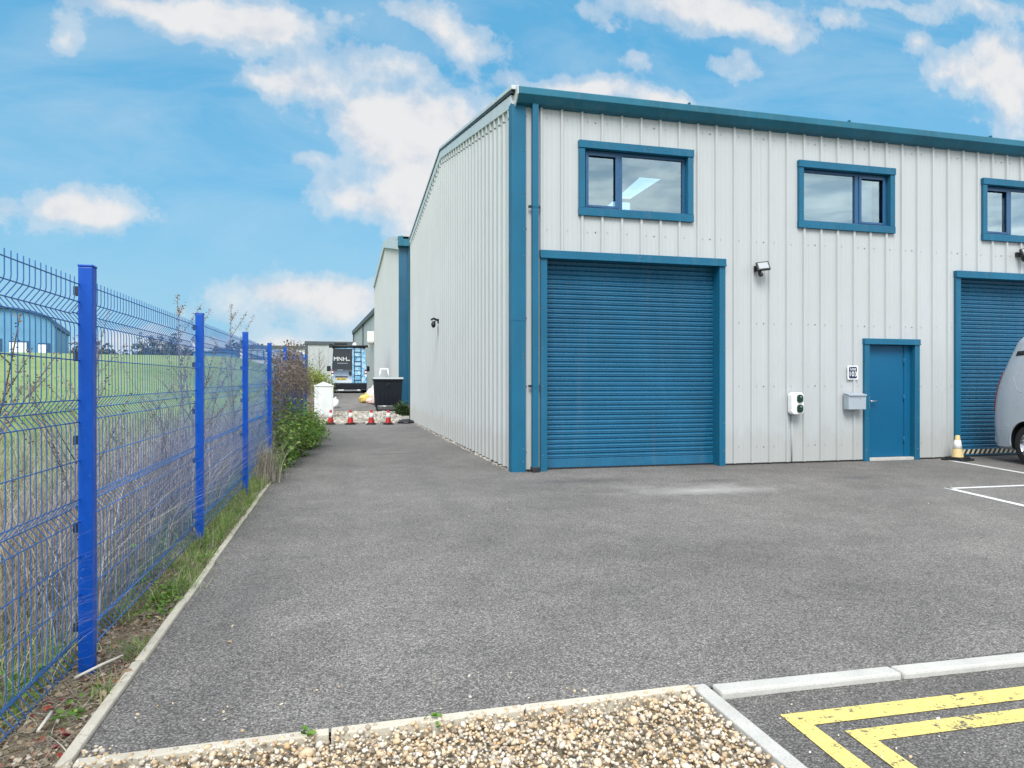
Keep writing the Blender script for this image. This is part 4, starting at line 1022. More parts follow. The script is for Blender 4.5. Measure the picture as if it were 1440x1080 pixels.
for i, (x, y, rx, ry, rz, col, lab) in enumerate(((1.25, 36.6, .30, .25, .26, (.66, .46, .12), 'yellow rubbish bag at the left end of the heap behind the bin'), (1.62, 36.9, .34, .3, .46, (.68, .58, .54), 'pinkish white rubbish bag on top of the heap behind the bin'), (1.55, 36.3, .26, .24, .2, (.62, .44, .40), 'small pink rubbish bag low in the heap behind the bin'),
         (1.95, 36.7, .36, .3, .62, (.74, .72, .68), 'largest white rubbish bag against the bin'), (1.85, 35.9, .28, .25, .2, (.42, .30, .26), 'brown rubbish bag at the front of the heap behind the bin'), (-.25, 34.7, .24, .25, .27, (.68, .68, .68), 'small white rubbish bag beside the white cabinet'))):
    V_, F_ = icos(3); r_ = np.random.default_rng(i)
    dsp = sum(np.sin(V_ @ r_.normal(size=3) * q + r_.uniform(0, 6)) * a for q, a in ((3, .12), (5, .1), (8, .07), (12, .05)))
    V_ = V_ * (1 + dsp)[:, None] * np.array([rx, ry, rz]); V_[:, 2] = np.maximum(V_[:, 2], -.6 * rz); V_[:, 2] += .6 * rz
    bg = thing('rubbish_bag', lab, 'bag', (x, y, road_z(y) - .01), 0, 'rubbish bags on the ramp')
    obj('bag_body', np_mesh('bag_body', V_, F_, [paint('bag plastic %d' % i, col, .45, .3, 9)], True), None, bg)
    b = MB(); b.lathe([(.05, 0), (.03, .04), (.06, .1), (.02, .12)], 10, (.05, 0, 1.55 * rz)); obj('tied_neck', b, paint('bag neck %d' % i, col, .45, .2, 9), bg, local=True)
V_, F_ = icos(3); dsp = np.sin(V_ @ np.array([3, 5, 1.])) * .3 + np.sin(V_ @ np.array([9, -4, 6.])) * .15
V_ = V_ * (1 + dsp)[:, None] * np.array([.28, .3, .09]); V_[:, 2] = np.maximum(V_[:, 2], -.03) + .03
tag(obj('black_sack', np_mesh('black_sack', V_, F_, [M['dark']], True), None, loc=(2.28, 24.6, .0)), 'crumpled black sack at the far foot of the gable wall', 'sack')

# ------------------------------------------------------------------ vans
def van(name, label, L, W, H, body, lean, loc, rot, wheel_x, wr=.335, z0=.27):
    """local x forward from the rear bumper, y to the left, z up"""
    t_ = thing(name, label, 'van', loc, rot)
    st_ = [0, .025, .07, .16, .35, .7, 1.2, 2.0, 2.9, 3.35, 3.7, 4.05, 4.4, 4.75, 5.0, 5.12]
    k = L / 5.12; st_ = [s * k if s > .4 else s for s in st_]
    ztop = [H - .10, H - .055, H - .03, H - .01, H, H, H, H, H - .01, H - .06, H - .28, H - .62, 1.24, 1.12, .95, .72]
    wsc = [-.085, -.045, -.02, -.004, 0, 0, 0, 0, 0, -.005, -.02, -.035, -.05, -.10, -.20, -.34]
    NZ = 13
    def half(x): return float(np.interp(x, st_, wsc)) + W / 2
    def wz(w, z, zt):
        q = max(0, (z - 1.05)) / (H - 1.05); low = max(0, (.75 - z))
        return w - .15 * q ** 1.7 - .16 * low ** 2
    def lean_f(z): return float(np.interp(z, [0, .45, .62, 1.0, 1.35, H - .25, H], [.03, .02, 0, .02, .10, lean * .75, lean]))
    vs = []; per = None
    for x, zt, ws in zip(st_, ztop, wsc):
        w = W / 2 + ws; r = min(.16, (zt - z0) * .3); row = []
        zz = [z0 + (zt - r - z0) * i / NZ for i in range(NZ + 1)]
        right = [(wz(w, z, zt), z) for z in zz]
        wt = right[-1][0]
        for i in range(1, 6):
            a = R2(90 * i / 5); right.append((wt - r + r * math.cos(a), zt - r + r * math.sin(a)))
        right += [(wt * .5, zt + .012), (0.0, zt + .018)]
        right = [(right[0][0] - .07, z0 - .05)] + right
        full = [(-y, z) for y, z in right] + [(y, z) for y, z in reversed(right[:-1])]
        per = len(full)
        for y, z in full:
            vs.append((x + lean_f(z) * max(0, 1 - x / 1.1), y, z))
    b = MB(); n = len(st_)
    fs = [(i * per + j, i * per + j + 1, (i + 1) * per + j + 1, (i + 1) * per + j) for i in range(n - 1) for j in range(per - 1)]
    fs += [(j, per - 1 - j, per - 2 - j, j + 1) for j in range(per // 2)] + [tuple((n - 1) * per + j for j in range(per))] + [(i * per + per - 1, i * per, (i + 1) * per, (i + 1) * per + per - 1) for i in range(n - 1)]
    b.add(vs, fs, 0, True)
    # glazing of the cab
    def zone(f):
        c = sum((Vector(b.v[i]) for i in f), Vector()) / len(f); return c
    for i, f in enumerate(b.f):
        if len(f) != 4: continue
        c = zone(f)
        if c.x > 3.35 * k and 1.28 < c.z < H - .22 and (abs(c.y) > W * .36 and c.x < 4.15 * k or c.x > 3.7 * k and abs(c.y) < W * .45): b.m[i] = 1
    me = b.mesh('van_body', [body, M['vglass'], M['dark']]); fix_normals(me)
    bo = bpy.data.objects.new('van_body', me); COL.objects.link(bo); bo.parent = t_
    cuts = []
    for wx in wheel_x:
        for s in (-1, 1):
            cm = MB(); cm.lathe([(1e-4, -.16), (.40, -.16), (.40, .16), (1e-4, .16)], 32, (wx, s * (W / 2 - .08), wr), 'y')
            cme = cm.mesh('cut', [M['dark']]); fix_normals(cme); co = bpy.data.objects.new('cut', cme); COL.objects.link(co); cuts.append(co)
            co.parent = t_
            bm_ = bo.modifiers.new('arch', 'BOOLEAN'); bm_.operation = 'DIFFERENCE'; bm_.object = co; bm_.solver = 'EXACT'
    bpy.context.view_layer.update(); dg = bpy.context.evaluated_depsgraph_get()
    me2 = bpy.data.meshes.new_from_object(bo.evaluated_get(dg)); bo.modifiers.clear(); bo.data = me2
    for c in cuts: bpy.data.objects.remove(c)
    if hasattr(me2, 'set_sharp_from_angle'): me2.set_sharp_from_angle(angle=R2(42))
    for wx in wheel_x:
        for s in (-1, 1):
            y = s * (W / 2 - .13)
            b = MB(); b.lathe([(.19, -.10), (wr - .045, -.105), (wr - .008, -.085), (wr, -.05), (wr, .05), (wr - .008, .085), (wr - .045, .105), (.19, .10)], 36, (wx, y, wr), 'y'); wh = obj('wheel', b, M['rubber'], t_, local=True)
            o_ = s * .085; b = MB(); b.lathe([(.225, o_), (.215, o_ + s * .012), (.20, o_ - s * .01), (.19, o_ - s * .06), (.02, o_ - s * .065)], 36, (wx, y, wr), 'y')
            b.lathe([(.055, o_ - s * .03), (.05, o_ + s * .008), (1e-4, o_ + s * .012)], 18, (wx, y, wr), 'y')
            for q in range(5):
                for dq in (-.17, .17):
                    a = 2 * math.pi * q / 5 + .3; a1, a2 = a + dq * .6, a + dq
                    b.tube([(wx + .04 * math.cos(a1), y + o_ - s * .005, wr + .04 * math.sin(a1)), (wx + .205 * math.cos(a2), y + o_ - s * .004, wr + .205 * math.sin(a2))], [.018, .013], 6)
            obj('rim', b, M['alloy'], wh, local=True)
            b = MB(); b.lathe([(.187, o_ - s * .07), (1e-4, o_ - s * .075)], 24, (wx, y, wr), 'y'); obj('brake_disc', b, M['dark'], wh, local=True)
            # arch lip
            b = MB(); yw = s * (wz(W / 2, .6, H) + .004)
            b.tube([(wx + .405 * math.cos(R2(a)), s * (wz(W / 2, wr + .405 * math.sin(R2(a)), H) + .001), wr + .405 * math.sin(R2(a))) for a in range(-8, 189, 7)], .014, 6); obj('arch_lip', b, body, t_, local=True)
    side = lambda x, z, s, o=0: (x + lean_f(z) * max(0, 1 - x / 1.1), s * (wz(half(x), z, H) + o), z)
    return t_, side, lean_f, wz
M['alloy'] = paint('silver alloy wheel', (.62, .63, .65), .28, .06, 5, metal=.85)
m_, nt_ = new_mat('dark van glass'); t_n = NT(nt_); t_n.bsdf((.012, .016, .02), .05, .6); M['vglass'] = m_
M['silver'] = paint('pale grey van paint', (.43, .475, .52), .32, .03, .7, coat=.7)
M['red'] = paint('red lamp lens', (.17, .008, .016), .15, .2, 8, coat=.5)
fdir = Vector((-.255, -.967)); ang = math.atan2(fdir.y, fdir.x)
rc = Vector((11.20, 9.80)) + Vector((.967, -.255)) * .96
gv, side, lean_f, wzf = van('parked_van', 'pale grey panel van parked at the right edge, tail towards the shutter', 5.1, 1.95, 2.19, M['silver'], .50, (rc.x, rc.y, 0), ang, (.86, 4.0))
s = -1
def ribbon(name, pts_, w, mat, par, off=.004, s=-1, sd=None):
    """band lying on the van side through (x,z) points"""
    sd = sd or side; b = MB(); vs = []
    for i, (x, z) in enumerate(pts_):
        a = Vector(pts_[max(i - 1, 0)]); c = Vector(pts_[min(i + 1, len(pts_) - 1)]); d = (c - a).normalized(); n_ = Vector((-d.y, d.x)) * w / 2
        vs += [sd(x + n_.x, z + n_.y, s, off), sd(x - n_.x, z - n_.y, s, off)]
    b.add(vs, [(2 * i, 2 * i + 1, 2 * i + 3, 2 * i + 2) for i in range(len(pts_) - 1)], 0, True)
    o = obj(name, b, mat, par, local=True); sm = o.modifiers.new('thick', 'SOLIDIFY'); sm.thickness = .012; sm.offset = 0
    return o
def bead(name, pts_, r, mat, par, s=-1, off=.0):
    b = MB(); b.tube([side(x, z, s, off) for x, z in pts_], r, 6); return obj(name, b, mat, par, local=True)
for s in (-1, 1):
    ribbon('roof_rail_strip', [(.28 + .12 * i, 1.86 + .003 * i) for i in range(28)], .075, M['dark'], gv, .002, s)
    for dz in ((-.004, .0075),):
        bead('side_pressing', [(2.6, 1.76), (1.2, 1.765), (.72, 1.765), (.62, 1.75), (.56, 1.71), (.46, 1.56), (.42, 1.49), (.44, 1.43), (.60, 1.26), (.68, 1.22), (.8, 1.20), (1.2, 1.19), (2.6, 1.19)], dz[1], M['silver'], gv, s, dz[0])
    bead('door_seam', [(2.72, .35), (2.72, 1.75)], .006, M['dark'], gv, s, -.003)
    bead('waist_bead', [(.05, .62), (.45, .64)], .006, M['silver'], gv, s, .0)
    # tail lamp wraps the rear corner
    b = MB(); vs = []
    for z in np.linspace(.86, 1.56, 12):
        for x in (-.012, .01, .03, .055): vs.append((side(x, z, s, .012)[0] - .004, side(x, z, s, .012)[1], z))
    b.add(vs, [(i * 4 + j, i * 4 + j + 1, (i + 1) * 4 + j + 1, (i + 1) * 4 + j) for i in range(11) for j in range(3)], 0, True)
    o = obj('tail_lamp', b, M['red'], gv, local=True); sm = o.modifiers.new('thick', 'SOLIDIFY'); sm.thickness = .03
    for z in (.72, 1.42):
        b = MB(); x, y, _ = side(.0, z, s, 0); b.box(x - .035, x + .02, y * .93 - .03, y * .93 + .03, z - .06, z + .06); obj('door_hinge', b, M['cwhite'], gv, .006, local=True)
    b = MB(); b.prism(rrect(.2, .16, .04, 4, 3.75, 1.42), 'y', s * 1.0, s * 1.16); obj('door_mirror', b, M['dark'], gv, .02, local=True)
    b = MB(); b.ball((4.9, s * .68, .86), (.16, .2, .12)); obj('headlight', b, M['glass'], gv, local=True)
b = MB(); b.prism(rrect(1.78, .26, .06, 5, 0, .42), 'x', -.035, .12); obj('rear_bumper', b, M['silver'], gv, .03, local=True)
b = MB(); b.box(-.012, .01, -.004, .004, .55, 1.95); obj('rear_door_seam', b, M['dark'], gv, local=True)
b = MB(); b.prism(rrect(1.7, .3, .06, 5, 0, .42), 'x', 4.95, 5.14); obj('front_bumper', b, M['dark'], gv, .03, local=True)

# liveried van on the ramp, tail towards us
M['wrap'] = None
m_, nt_ = new_mat('blue swirl wrap'); t_n = NT(nt_); p = t_n.pos((1, 1, 1), True)
nz = t_n.noise(p, 2.6, 4, .6, 2.5); c = t_n.ramp(nz, [(.33, (.07, .24, .42)), (.5, (.22, .47, .66)), (.62, (.50, .68, .80)), (.72, (.16, .36, .54))]); t_n.bsdf(c, .3, .5); M['wrap'] = m_
m_, nt_ = new_mat('black fading wrap'); t_n = NT(nt_); p = t_n.pos((1, 1, 1), True)
sx = t_n.n('ShaderNodeSeparateXYZ'); t_n.l(p, sx.inputs[0])
zz = t_n.math('ADD', sx.outputs[2], t_n.math('MULTIPLY', t_n.noise(p, 2, 4), .35))
c = t_n.ramp(t_n.math('MULTIPLY', zz, .4), [(.36, (.55, .62, .70)), (.45, (.26, .34, .44)), (.52, (.12, .17, .23)), (.62, (.028, .034, .042)), (1, (.02, .023, .028))]); t_n.bsdf(c, .25, .5); M['fade'] = m_
zr = road_z(41.2)
wv, wside, wl, wwz = van('work_van', 'tall van in black and pale blue livery with roof rack, tail towards the cones', 5.6, 2.04, 2.62, M['wrap'], .16, (.52, 40.75, .88), R2(90), (1.05, 4.3), .35)
wv.rotation_euler.y = R2(-1.2)
def rear_x(z): return wl(z)
def panel(y0, y1, z0, z1, mat, name, off=.04, n=6):
    b = MB(); zs = np.linspace(z0, z1, n); sh_ = lambda z: max(0, z - 1.4) * .06
    vs = []
    for o_ in (off, .0):
        for z in zs: vs += [(rear_x(z) - o_, y0 + (sh_(z) if y0 < -.8 else 0), z), (rear_x(z) - o_, y1 - (sh_(z) if y1 > .8 else 0), z)]
    m_n = 2 * n
    fs = [(2 * i, 2 * i + 1, 2 * i + 3, 2 * i + 2) for i in range(n - 1)] + [(m_n + 2 * i, m_n + 2 * i + 2, m_n + 2 * i + 3, m_n + 2 * i + 1) for i in range(n - 1)]
    fs += [(2 * i, 2 * i + 2, m_n + 2 * i + 2, m_n + 2 * i) for i in range(n - 1)] + [(2 * i + 1, m_n + 2 * i + 1, m_n + 2 * i + 3, 2 * i + 3) for i in range(n - 1)] + [(0, m_n, m_n + 1, 1), (m_n - 2, m_n - 1, 2 * m_n - 1, 2 * m_n - 2)]
    b.add(vs, fs); return obj(name, b, mat, wv, local=True)
# local +y is to the left of the picture (van faces away)
dl = panel(-.16, .965, .62, 2.57, M['fade'], 'rear_door'); drr = panel(-.965, -.172, .62, 2.57, M['wrap'], 'rear_door')
panel(-.08, .84, 1.40, 2.30, M['vglass'], 'rear_window', .046)
b = MB(); b.prism(rrect(1.98, .34, .06, 5, 0, .42), 'x', -.07, .14); obj('rear_bumper', b, M['bin'], wv, .03, local=True)
b = MB(); b.box(-.055, .2, -.6, -.45, .17, .24); b.box(-.055, .2, .3, .62, .17, .24); obj('tow_plate', b, M['cwhite'], wv, .01, local=True)
b = MB(); b.box(-.056, -.041, .17, .70, .80, .90); obj('number_plate', b, M['numplate'] if 'numplate' in M else paint('yellow plate', (.72, .50, .06), .4, .05), wv, .004, local=True)
b = MB()
for i in range(7):
    if i != 4: b.box(-.059, -.0565, .23 + i * .062, .268 + i * .062, .825, .875)
obj('plate_marks', b, M['dark'], wv, local=True)
b = MB(); b.box(-.062, -.04, .1, .78, .95, 1.0); obj('grab_bar', b, M['dark'], wv, .006, local=True)
b = MB(); b.prism(rrect(.13, .2, .04, 4, -.0, 1.17), 'x', -.07, -.041); b.v = [(x, y - .05 + .25 * 0, z) for x, y, z in b.v]; obj('door_handle', b, M['dark'], wv, local=True)
for s in (-1, 1):
    b = MB(); b.prism(rrect(.13, .55, .04, 4, s * .93, 1.12), 'x', -.012, .05); tl = obj('tail_lamp', b, M['red'], wv, .01, local=True)
    b = MB(); b.prism(rrect(.11, .16, .03, 4, s * .93, 1.04), 'x', -.016, -.0125); b.prism(rrect(.1, .1, .02, 3, s * .93, 1.24), 'x', -.016, -.0125); obj('clear_lens', b, M['cwhite'], tl, local=True)
    b = MB(); b.prism(rrect(.24, .34, .05, 4, s * 1.2, 1.45), 'x', 4.2, 4.34); b.box(4.22, 4.3, s * 1.0 - .06, s * 1.0 + .1, 1.38, 1.44); obj('door_mirror', b, M['dark'], wv, .02, local=True)
# sign writing on the rear door
rz = Matrix(((0, 0, 1, 0), (-1, 0, 0, 0), (0, 1, 0, 0), (0, 0, 0, 1)))
for txt, sz, y, z, bo in (('MNH', .33, .50, 1.98, 0.0), ('BBS', .12, .09, 1.91, 0)):
    if txt == 'BBS':   # the small word after the initials is too blurred to read: plain strokes
        mb = MB(); [mb.box(-.045 + i * .045, -.016 + i * .045, -.025, .03, 0, .002) for i in range(4)]
    else: mb = text_mb(txt, sz, .001, bo, 'CENTER', 1.0)
    mb.xform(Matrix.Translation((rear_x(z) - .052, y - (.0 if txt == 'BBS' else .0), z)) @ Matrix.Rotation(R2(0), 4, 'Y') @ rz); mb.v = [(x + rear_x(zz_) - rear_x(z) - .018, yy, zz_) for x, yy, zz_ in mb.v]
    obj('lettering', mb, M['white'], wv, local=True, fix=False)
mb = MB()
for j, (n_, z, h_) in enumerate(((9, 1.74, .05), (5, 1.36, .045), (7, 1.10, .05))):
    for i in range(n_): mb.box(rear_x(z) - .054, rear_x(z) - .048, .66 - i * .065 - .045, .66 - i * .065, z - h_ / 2, z + h_ / 2)
obj('sign_writing', mb, paint('faint grey lettering', (.30, .34, .38), .4), wv, local=True)
# roof rack and ladder
b = MB()
for x in (.25, 1.4, 2.6, 3.6): b.tube([(x, -.98, 2.72), (x, .98, 2.72)], .035, 8)
for y in (-.95, .95): b.tube([(.1, y, 2.74), (3.8, y, 2.74)], .035, 8)
for x in (.3, 2.6):
    for y in (-.85, .85): b.box(x - .03, x + .03, y - .03, y + .03, 2.5, 2.72)
rk = obj('roof_rack', b, M['dark'], wv, local=True)
b = MB(); b.tube([(.02, -1.0, 2.72), (.02, 1.05, 2.72)], .06, 10); b.box(-.06, .08, .92, 1.12, 2.62, 2.84); b.box(-.05, .06, -1.06, -.92, 2.66, 2.8); obj('rear_roller', b, M['dark'], rk, local=True)
b = MB(); b.box(.3, 3.3, .1, .85, 2.77, 2.93); obj('roof_box', b, M['dark'], rk, .02, local=True)
b = MB(); b.tube([(.2, -.3, 2.85), (3.5, -.3, 2.85)], .11, 12); obj('pipe_carrier', b, M['white'], rk, local=True)
b = MB()
for y in (-.28, -.66): b.tube([(-.06, y, .64), (-.06 + wl(1.6) * .8, y, 1.6), (wl(2.4) - .06, y, 2.4), (.12, y, 2.7)], .024, 6)
for i in range(7): z = .78 + i * .27; b.tube([(rear_x(z) - .06, -.28, z), (rear_x(z) - .06, -.66, z)], .02, 6)
obj('ladder', b, paint('dark blue ladder', (.012, .05, .10), .5), wv, local=True)

# ------------------------------------------------------------------ buildings beyond
def ribbed(poly_fn, x, ya, yb, z0, pitch=.4, n=None):
    """ribbed gable sheet on plane x, facing -x"""
    b = MB(); y = ya
    while y < yb - .01:
        ys_ = [y, y + .02, y + .05, y + .07, y + pitch]; hs = [0, .035, .035, 0, 0]
        for (a, ha), (c, hc) in zip(zip(ys_, hs), zip(ys_[1:], hs[1:])):
            c = min(c, yb)
            b.add([(x - ha, a, z0), (x - hc, c, z0), (x - hc, c, poly_fn(c)), (x - ha, a, poly_fn(a))], [(0, 3, 2, 1)])
        y += pitch
    return b
g2 = [(35.84, 8.7), (47.2, 11.0), (61.9, 10.3)]
f2t = lambda y: float(np.interp(y, [q[0] for q in g2], [q[1] for q in g2]))
b2 = thing('warehouse', 'taller pale warehouse with teal corner trim directly behind the main unit', 'building', (2.98, 35.84, .2)); bpy.context.view_layer.update()
obj('gable_cladding', ribbed(f2t, 2.98, 35.84, 61.9, -.2), M['clad_far'], b2, fix=False)
b = MB(); b.prism([(35.86, -.3), (61.9, -.3), (61.9, 10.25), (47.2, 10.95), (35.86, 8.65)], 'x', 3.0, 14.0); obj('wall', b, M['clad_far'], b2)
M['teal'] = paint('deep teal flashing', (.004, .075, .14), .45, .15, .8, grime=.1)
b = MB(); b.box(2.93, 3.45, 35.70, 35.83, -.2, 8.5); obj('corner_trim', b, M['teal'], b2, .01)
b = MB(); b.box(3.40, 3.52, 35.58, 35.69, -.2, 8.5); obj('downpipe', b, M['trim'], b2, .01)
b = MB(); b.box(2.88, 14, 35.4, 35.85, 8.45, 8.95); obj('gutter', b, M['gutter'], b2, .02)
b = MB()
for (ya, za), (yb, zb_) in zip(g2, g2[1:]):
    b.add([(x, y, z + o) for x in (2.86, 3.1) for o in (-.35, .12) for (y, z) in ((ya, za), (yb, zb_))], [(0, 1, 3, 2), (4, 6, 7, 5), (0, 4, 5, 1), (2, 3, 7, 6), (0, 2, 6, 4), (1, 5, 7, 3)])
obj('verge_flashing', b, M['verge'], b2)
b = MB(); b.prism([(35.4, 8.82), (47.2, 11.08), (61.9, 10.38), (61.9, 10.55), (47.2, 11.3), (35.4, 9.0)], 'x', 3.12, 14.2); obj('roof', b, M['clad_far'], b2)
# third shed
b3 = thing('storage_shed', 'grey shed with sloping dark eaves beyond the tall warehouse', 'building', (3.16, 63.1, 1.0)); bpy.context.view_layer.update()
A, B = Vector((3.25, 63.1)), Vector((1.6, 82.0)); zA, zB = 8.3, 7.6
b = MB(); dn = (B - A).normalized(); nn = Vector((-dn.y, dn.x)) 
def wl3(t, z, o=0): q = A.lerp(B, t) + nn * o; return (q.x, q.y, z)
nb = 44
for i in range(nb):
    t0, t1 = i / nb, (i + 1) / nb; tm = t0 + .2 / nb
    b.add([wl3(t0, .8), wl3(t0, zA + (zB - zA) * t0), wl3(tm, zA + (zB - zA) * tm), wl3(tm, .8)], [(0, 1, 2, 3)])
    b.add([wl3(tm, .8), wl3(tm, zA + (zB - zA) * tm), wl3(t1, zA + (zB - zA) * t1, .0), wl3(t1, .8, .0)], [(0, 1, 2, 3)])
    b.add([wl3(t0, .8, .04), wl3(t0, zA + (zB - zA) * t0, .04), wl3(tm, zA + (zB - zA) * tm, .04), wl3(tm, .8, .04)], [(0, 1, 2, 3)])
b.add([(A.x, A.y, .8), (B.x, B.y, .8), (B.x + 9, B.y, .8), (A.x + 9, A.y, .8), (A.x, A.y, zA - .05), (B.x, B.y, zB - .05), (B.x + 9, B.y, zB - .05), (A.x + 9, A.y, zA - .05)], [(1, 2, 6, 5), (2, 3, 7, 6), (3, 0, 4, 7), (4, 5, 6, 7)])
obj('wall', b, M['clad_far'], b3, fix=False)
M['slate'] = paint('dark grey flashing', (.06, .075, .085), .5, .1)
b = MB(); b.add([wl3(t, zA + (zB - zA) * t + o, w) for w in (-.4, .22) for o in (-.3, .12) for t in (-.02, 1.01)], [(0, 1, 3, 2), (4, 6, 7, 5), (0, 4, 5, 1), (2, 3, 7, 6), (0, 2, 6, 4), (1, 5, 7, 3)]); obj('eaves_flashing', b, M['slate'], b3)
b = MB(); b.tube([wl3(.52, .8, .1), wl3(.52, 7.8, .1)], .07, 6); b.tube([wl3(.99, .8, .1), wl3(.99, 7.5, .1)], .07, 6); obj('downpipe', b, M['slate'], b3)
b = MB(); q = A.lerp(B, .14); b.box(q.x - .55, q.x + .1, q.y - .5, q.y + .5, 5.4, 6.4); b.box(q.x - .5, q.x, q.y - .45, q.y + .45, 5.3, 5.39); b.box(q.x - .48, q.x + .1, q.y - .05, q.y + .05, 5.0, 5.29); obj('air_unit', b, M['cwhite'], b3, .03)
# grey warehouse and office block across the estate
def shed_box(name, label, x0, x1, y0, y1, z0, z1, mat, trim, wins=()):
    t_ = thing(name, label, 'building', (x0, y0, z0)); bpy.context.view_layer.update()
    b = MB(); b.box(x0, x1, y0, y1, z0, z1); x = x0 + .3
    while x < x1 - .2: b.box(x, x + .12, y0 - .05, y0 - .001, z0, z1 - .4); x += .6
    obj('wall', b, mat, t_)
    b = MB(); b.box(x0 - .12, x1 + .12, y0 - .15, y1, z1 - .32, z1 + .12); b.box(x0 - .1, x0 + .25, y0 - .12, y0 - .052, z0, z1 - .33); obj('roof_trim', b, trim, t_)
    for (a, c, e, f) in wins:
        b = MB(); b.box(a, c, y0 - .14, y0 - .052, e, f); w = obj('window', b, M['slate'], t_)
        nn_ = 3; ww = (c - a - .2) / nn_
        for i in range(nn_):
            b = MB(); b.box(a + .12 + i * ww, a + i * ww + ww, y0 - .16, y0 - .141, e + .12, f - .12); obj('pane', b, M['paleglass'], w)
    return t_
M['paleglass'] = paint('sky lit glazing', (.30, .38, .42), .12, .1, .6)
M['offwall'] = paint('pale office wall', (.58, .60, .59), .6, .05, .4)
shed_box('distant_warehouse', 'flat-roofed grey warehouse behind the liveried van', -4.3, 9, 93, 112, .5, 7.0, M['clad_far'], M['slate'])
shed_box('office_block', 'low pale block with dark windows behind the creeper-covered fence', -13.4, -4.5, 99.5, 115, .5, 6.75, M['offwall'], M['slate'], ((-8.3, -5.9, 5.0, 6.2), (-12.5, -10.0, 5.0, 6.2)))
# barrel-roofed blue building up the field
cx, cy, cz = -66.5, 160, 4.0
bb = thing('barrel_roof_building', 'blue building with a curved roof across the grass field', 'building', (cx, cy, cz), R2(0)); bb.rotation_euler.z = R2(14)
hw, eh, rise, ln = 9.2, 9.6, 3.4, 30
arc = [(hw * math.cos(R2(a)), eh + rise * math.sin(R2(a))) for a in range(0, 181, 9)]
M['bluewall'] = paint('mid blue cladding', (.10, .26, .42), .5, .12, .3)
M['blueroof'] = paint('dark blue roof edge', (.02, .07, .16), .5, .1)
b = MB(); b.prism([(-hw, 0), (hw, 0)] + arc[:], 'y', 0, ln); obj('wall', b, M['bluewall'], bb, local=True)
ro = [(x * 1.045, z + .35 if 0 < i < len(arc) - 1 else z) for i, (x, z) in enumerate(arc)]
b = MB(); b.prism(ro + [(x * 1.01, z + .03) for x, z in reversed(arc)], 'y', -.7, ln); obj('roof', b, M['blueroof'], bb, local=True)
M['pale'] = paint('white loading door', (.78, .80, .80), .5, .05)
for x, w_, h_ in ((-6.3, 1.6, 6.2), (-1.2, 2.5, 6.6), (3.2, 3.0, 6.2), (7.4, 1.6, 5.9)):
    b = MB(); b.box(x - w_ / 2 - .25, x + w_ / 2 + .25, -.12, -.01, 0, h_ + .3); d_ = obj('door_opening', b, M['blueroof'], bb, local=True)
    b = MB(); b.box(x - w_ / 2 - .2, x + w_ / 2 - .3, -.16, -.125, .02, h_); obj('door_panel', b, M['pale'], d_, local=True)
lb_ = thing('low_blue_building', 'long low blue building on the skyline beyond the field', 'building', (-33, 194, 5.2)); bpy.context.view_layer.update()
b = MB(); b.box(-37, -26.5, 194, 206, 4, 10.2); obj('wall', b, paint('faded blue wall', (.08, .20, .36), .6, .1, .3), lb_); b = MB(); b.prism([(193.6, 10.2), (206.4, 10.2), (200, 10.8)], 'x', -37.3, -26.2); obj('roof', b, M['blueroof'], lb_)
# far wood
M['wood'] = island_mat('far wood foliage', [(0, (.08, .10, .085)), (.5, (.11, .13, .11)), (1, (.16, .165, .14))], .9, .1, .1, .3)  # greyed and lightened, distance haze put into the leaf colours
parts = []
for i in range(150):
    u = random.random(); x = -150 + 140 * u; y = 258 + 12 * random.random() + (x + 90) * -.1; h_ = random.uniform(7.5, 11.5) * (.7 + .5 * abs(math.sin(u * 17))); n = 220
    q = rng.normal(size=(n, 3)); q /= np.linalg.norm(q, axis=1, keepdims=True); q *= rng.random((n, 1)) ** .4; q = q * np.array([3.2, 2.5, h_ * .55]) + np.array([x, y, 4.2 + h_ * .5])
    parts.append((*leaves(q, rng.normal(size=q.shape), rng.uniform(.7, 1.5, n), .7), 0))
V, F, mi = join_np(parts); tag(obj('distant_wood', np_mesh('distant_wood', V, F, [M['wood']], True), None), kind='stuff')
def tree(name, label, loc, h, w, mat, seed):
    r_ = random.Random(seed); t_ = thing(name, label, 'tree', loc)
    b = MB(); b.tube([(0, 0, -.2), (.1, 0, h * .4), (0, 0, h * .85)], [.3, .2, .06], 7)
    for i in range(9):
        a = r_.uniform(0, 6.28); z = h * r_.uniform(.3, .6); b.tube([(0, 0, z), (math.cos(a) * w * .5, math.sin(a) * w * .5, z + h * .22)], [.1, .03], 5)
    obj('trunk', b, M['bark'], t_, local=True)
    q = rng.normal(size=(1500, 3)); q /= np.linalg.norm(q, axis=1, keepdims=True); cl = rng.normal(size=(24, 3)) * np.array([w * .42, w * .42, h * .2]) + np.array([0, 0, h * .66])
    q = q * (rng.random((1500, 1)) ** .5) * w * .26 + cl[rng.integers(0, 24, 1500)]
    V, F = leaves(q, rng.normal(size=q.shape), rng.uniform(.25, .6, 1500), .7); obj('crown', np_mesh('crown', V, F, [mat], True), None, t_)
tree('tree', 'round bushy tree on the skyline just left of the second fence post', (-49.5, 225, 4.1), 12.6, 6, M['wood'], 1)
tree('tree', 'small dark tree on the skyline left of the round bushy tree', (-56.5, 225, 4.1), 10.6, 5, M['wood'], 2)

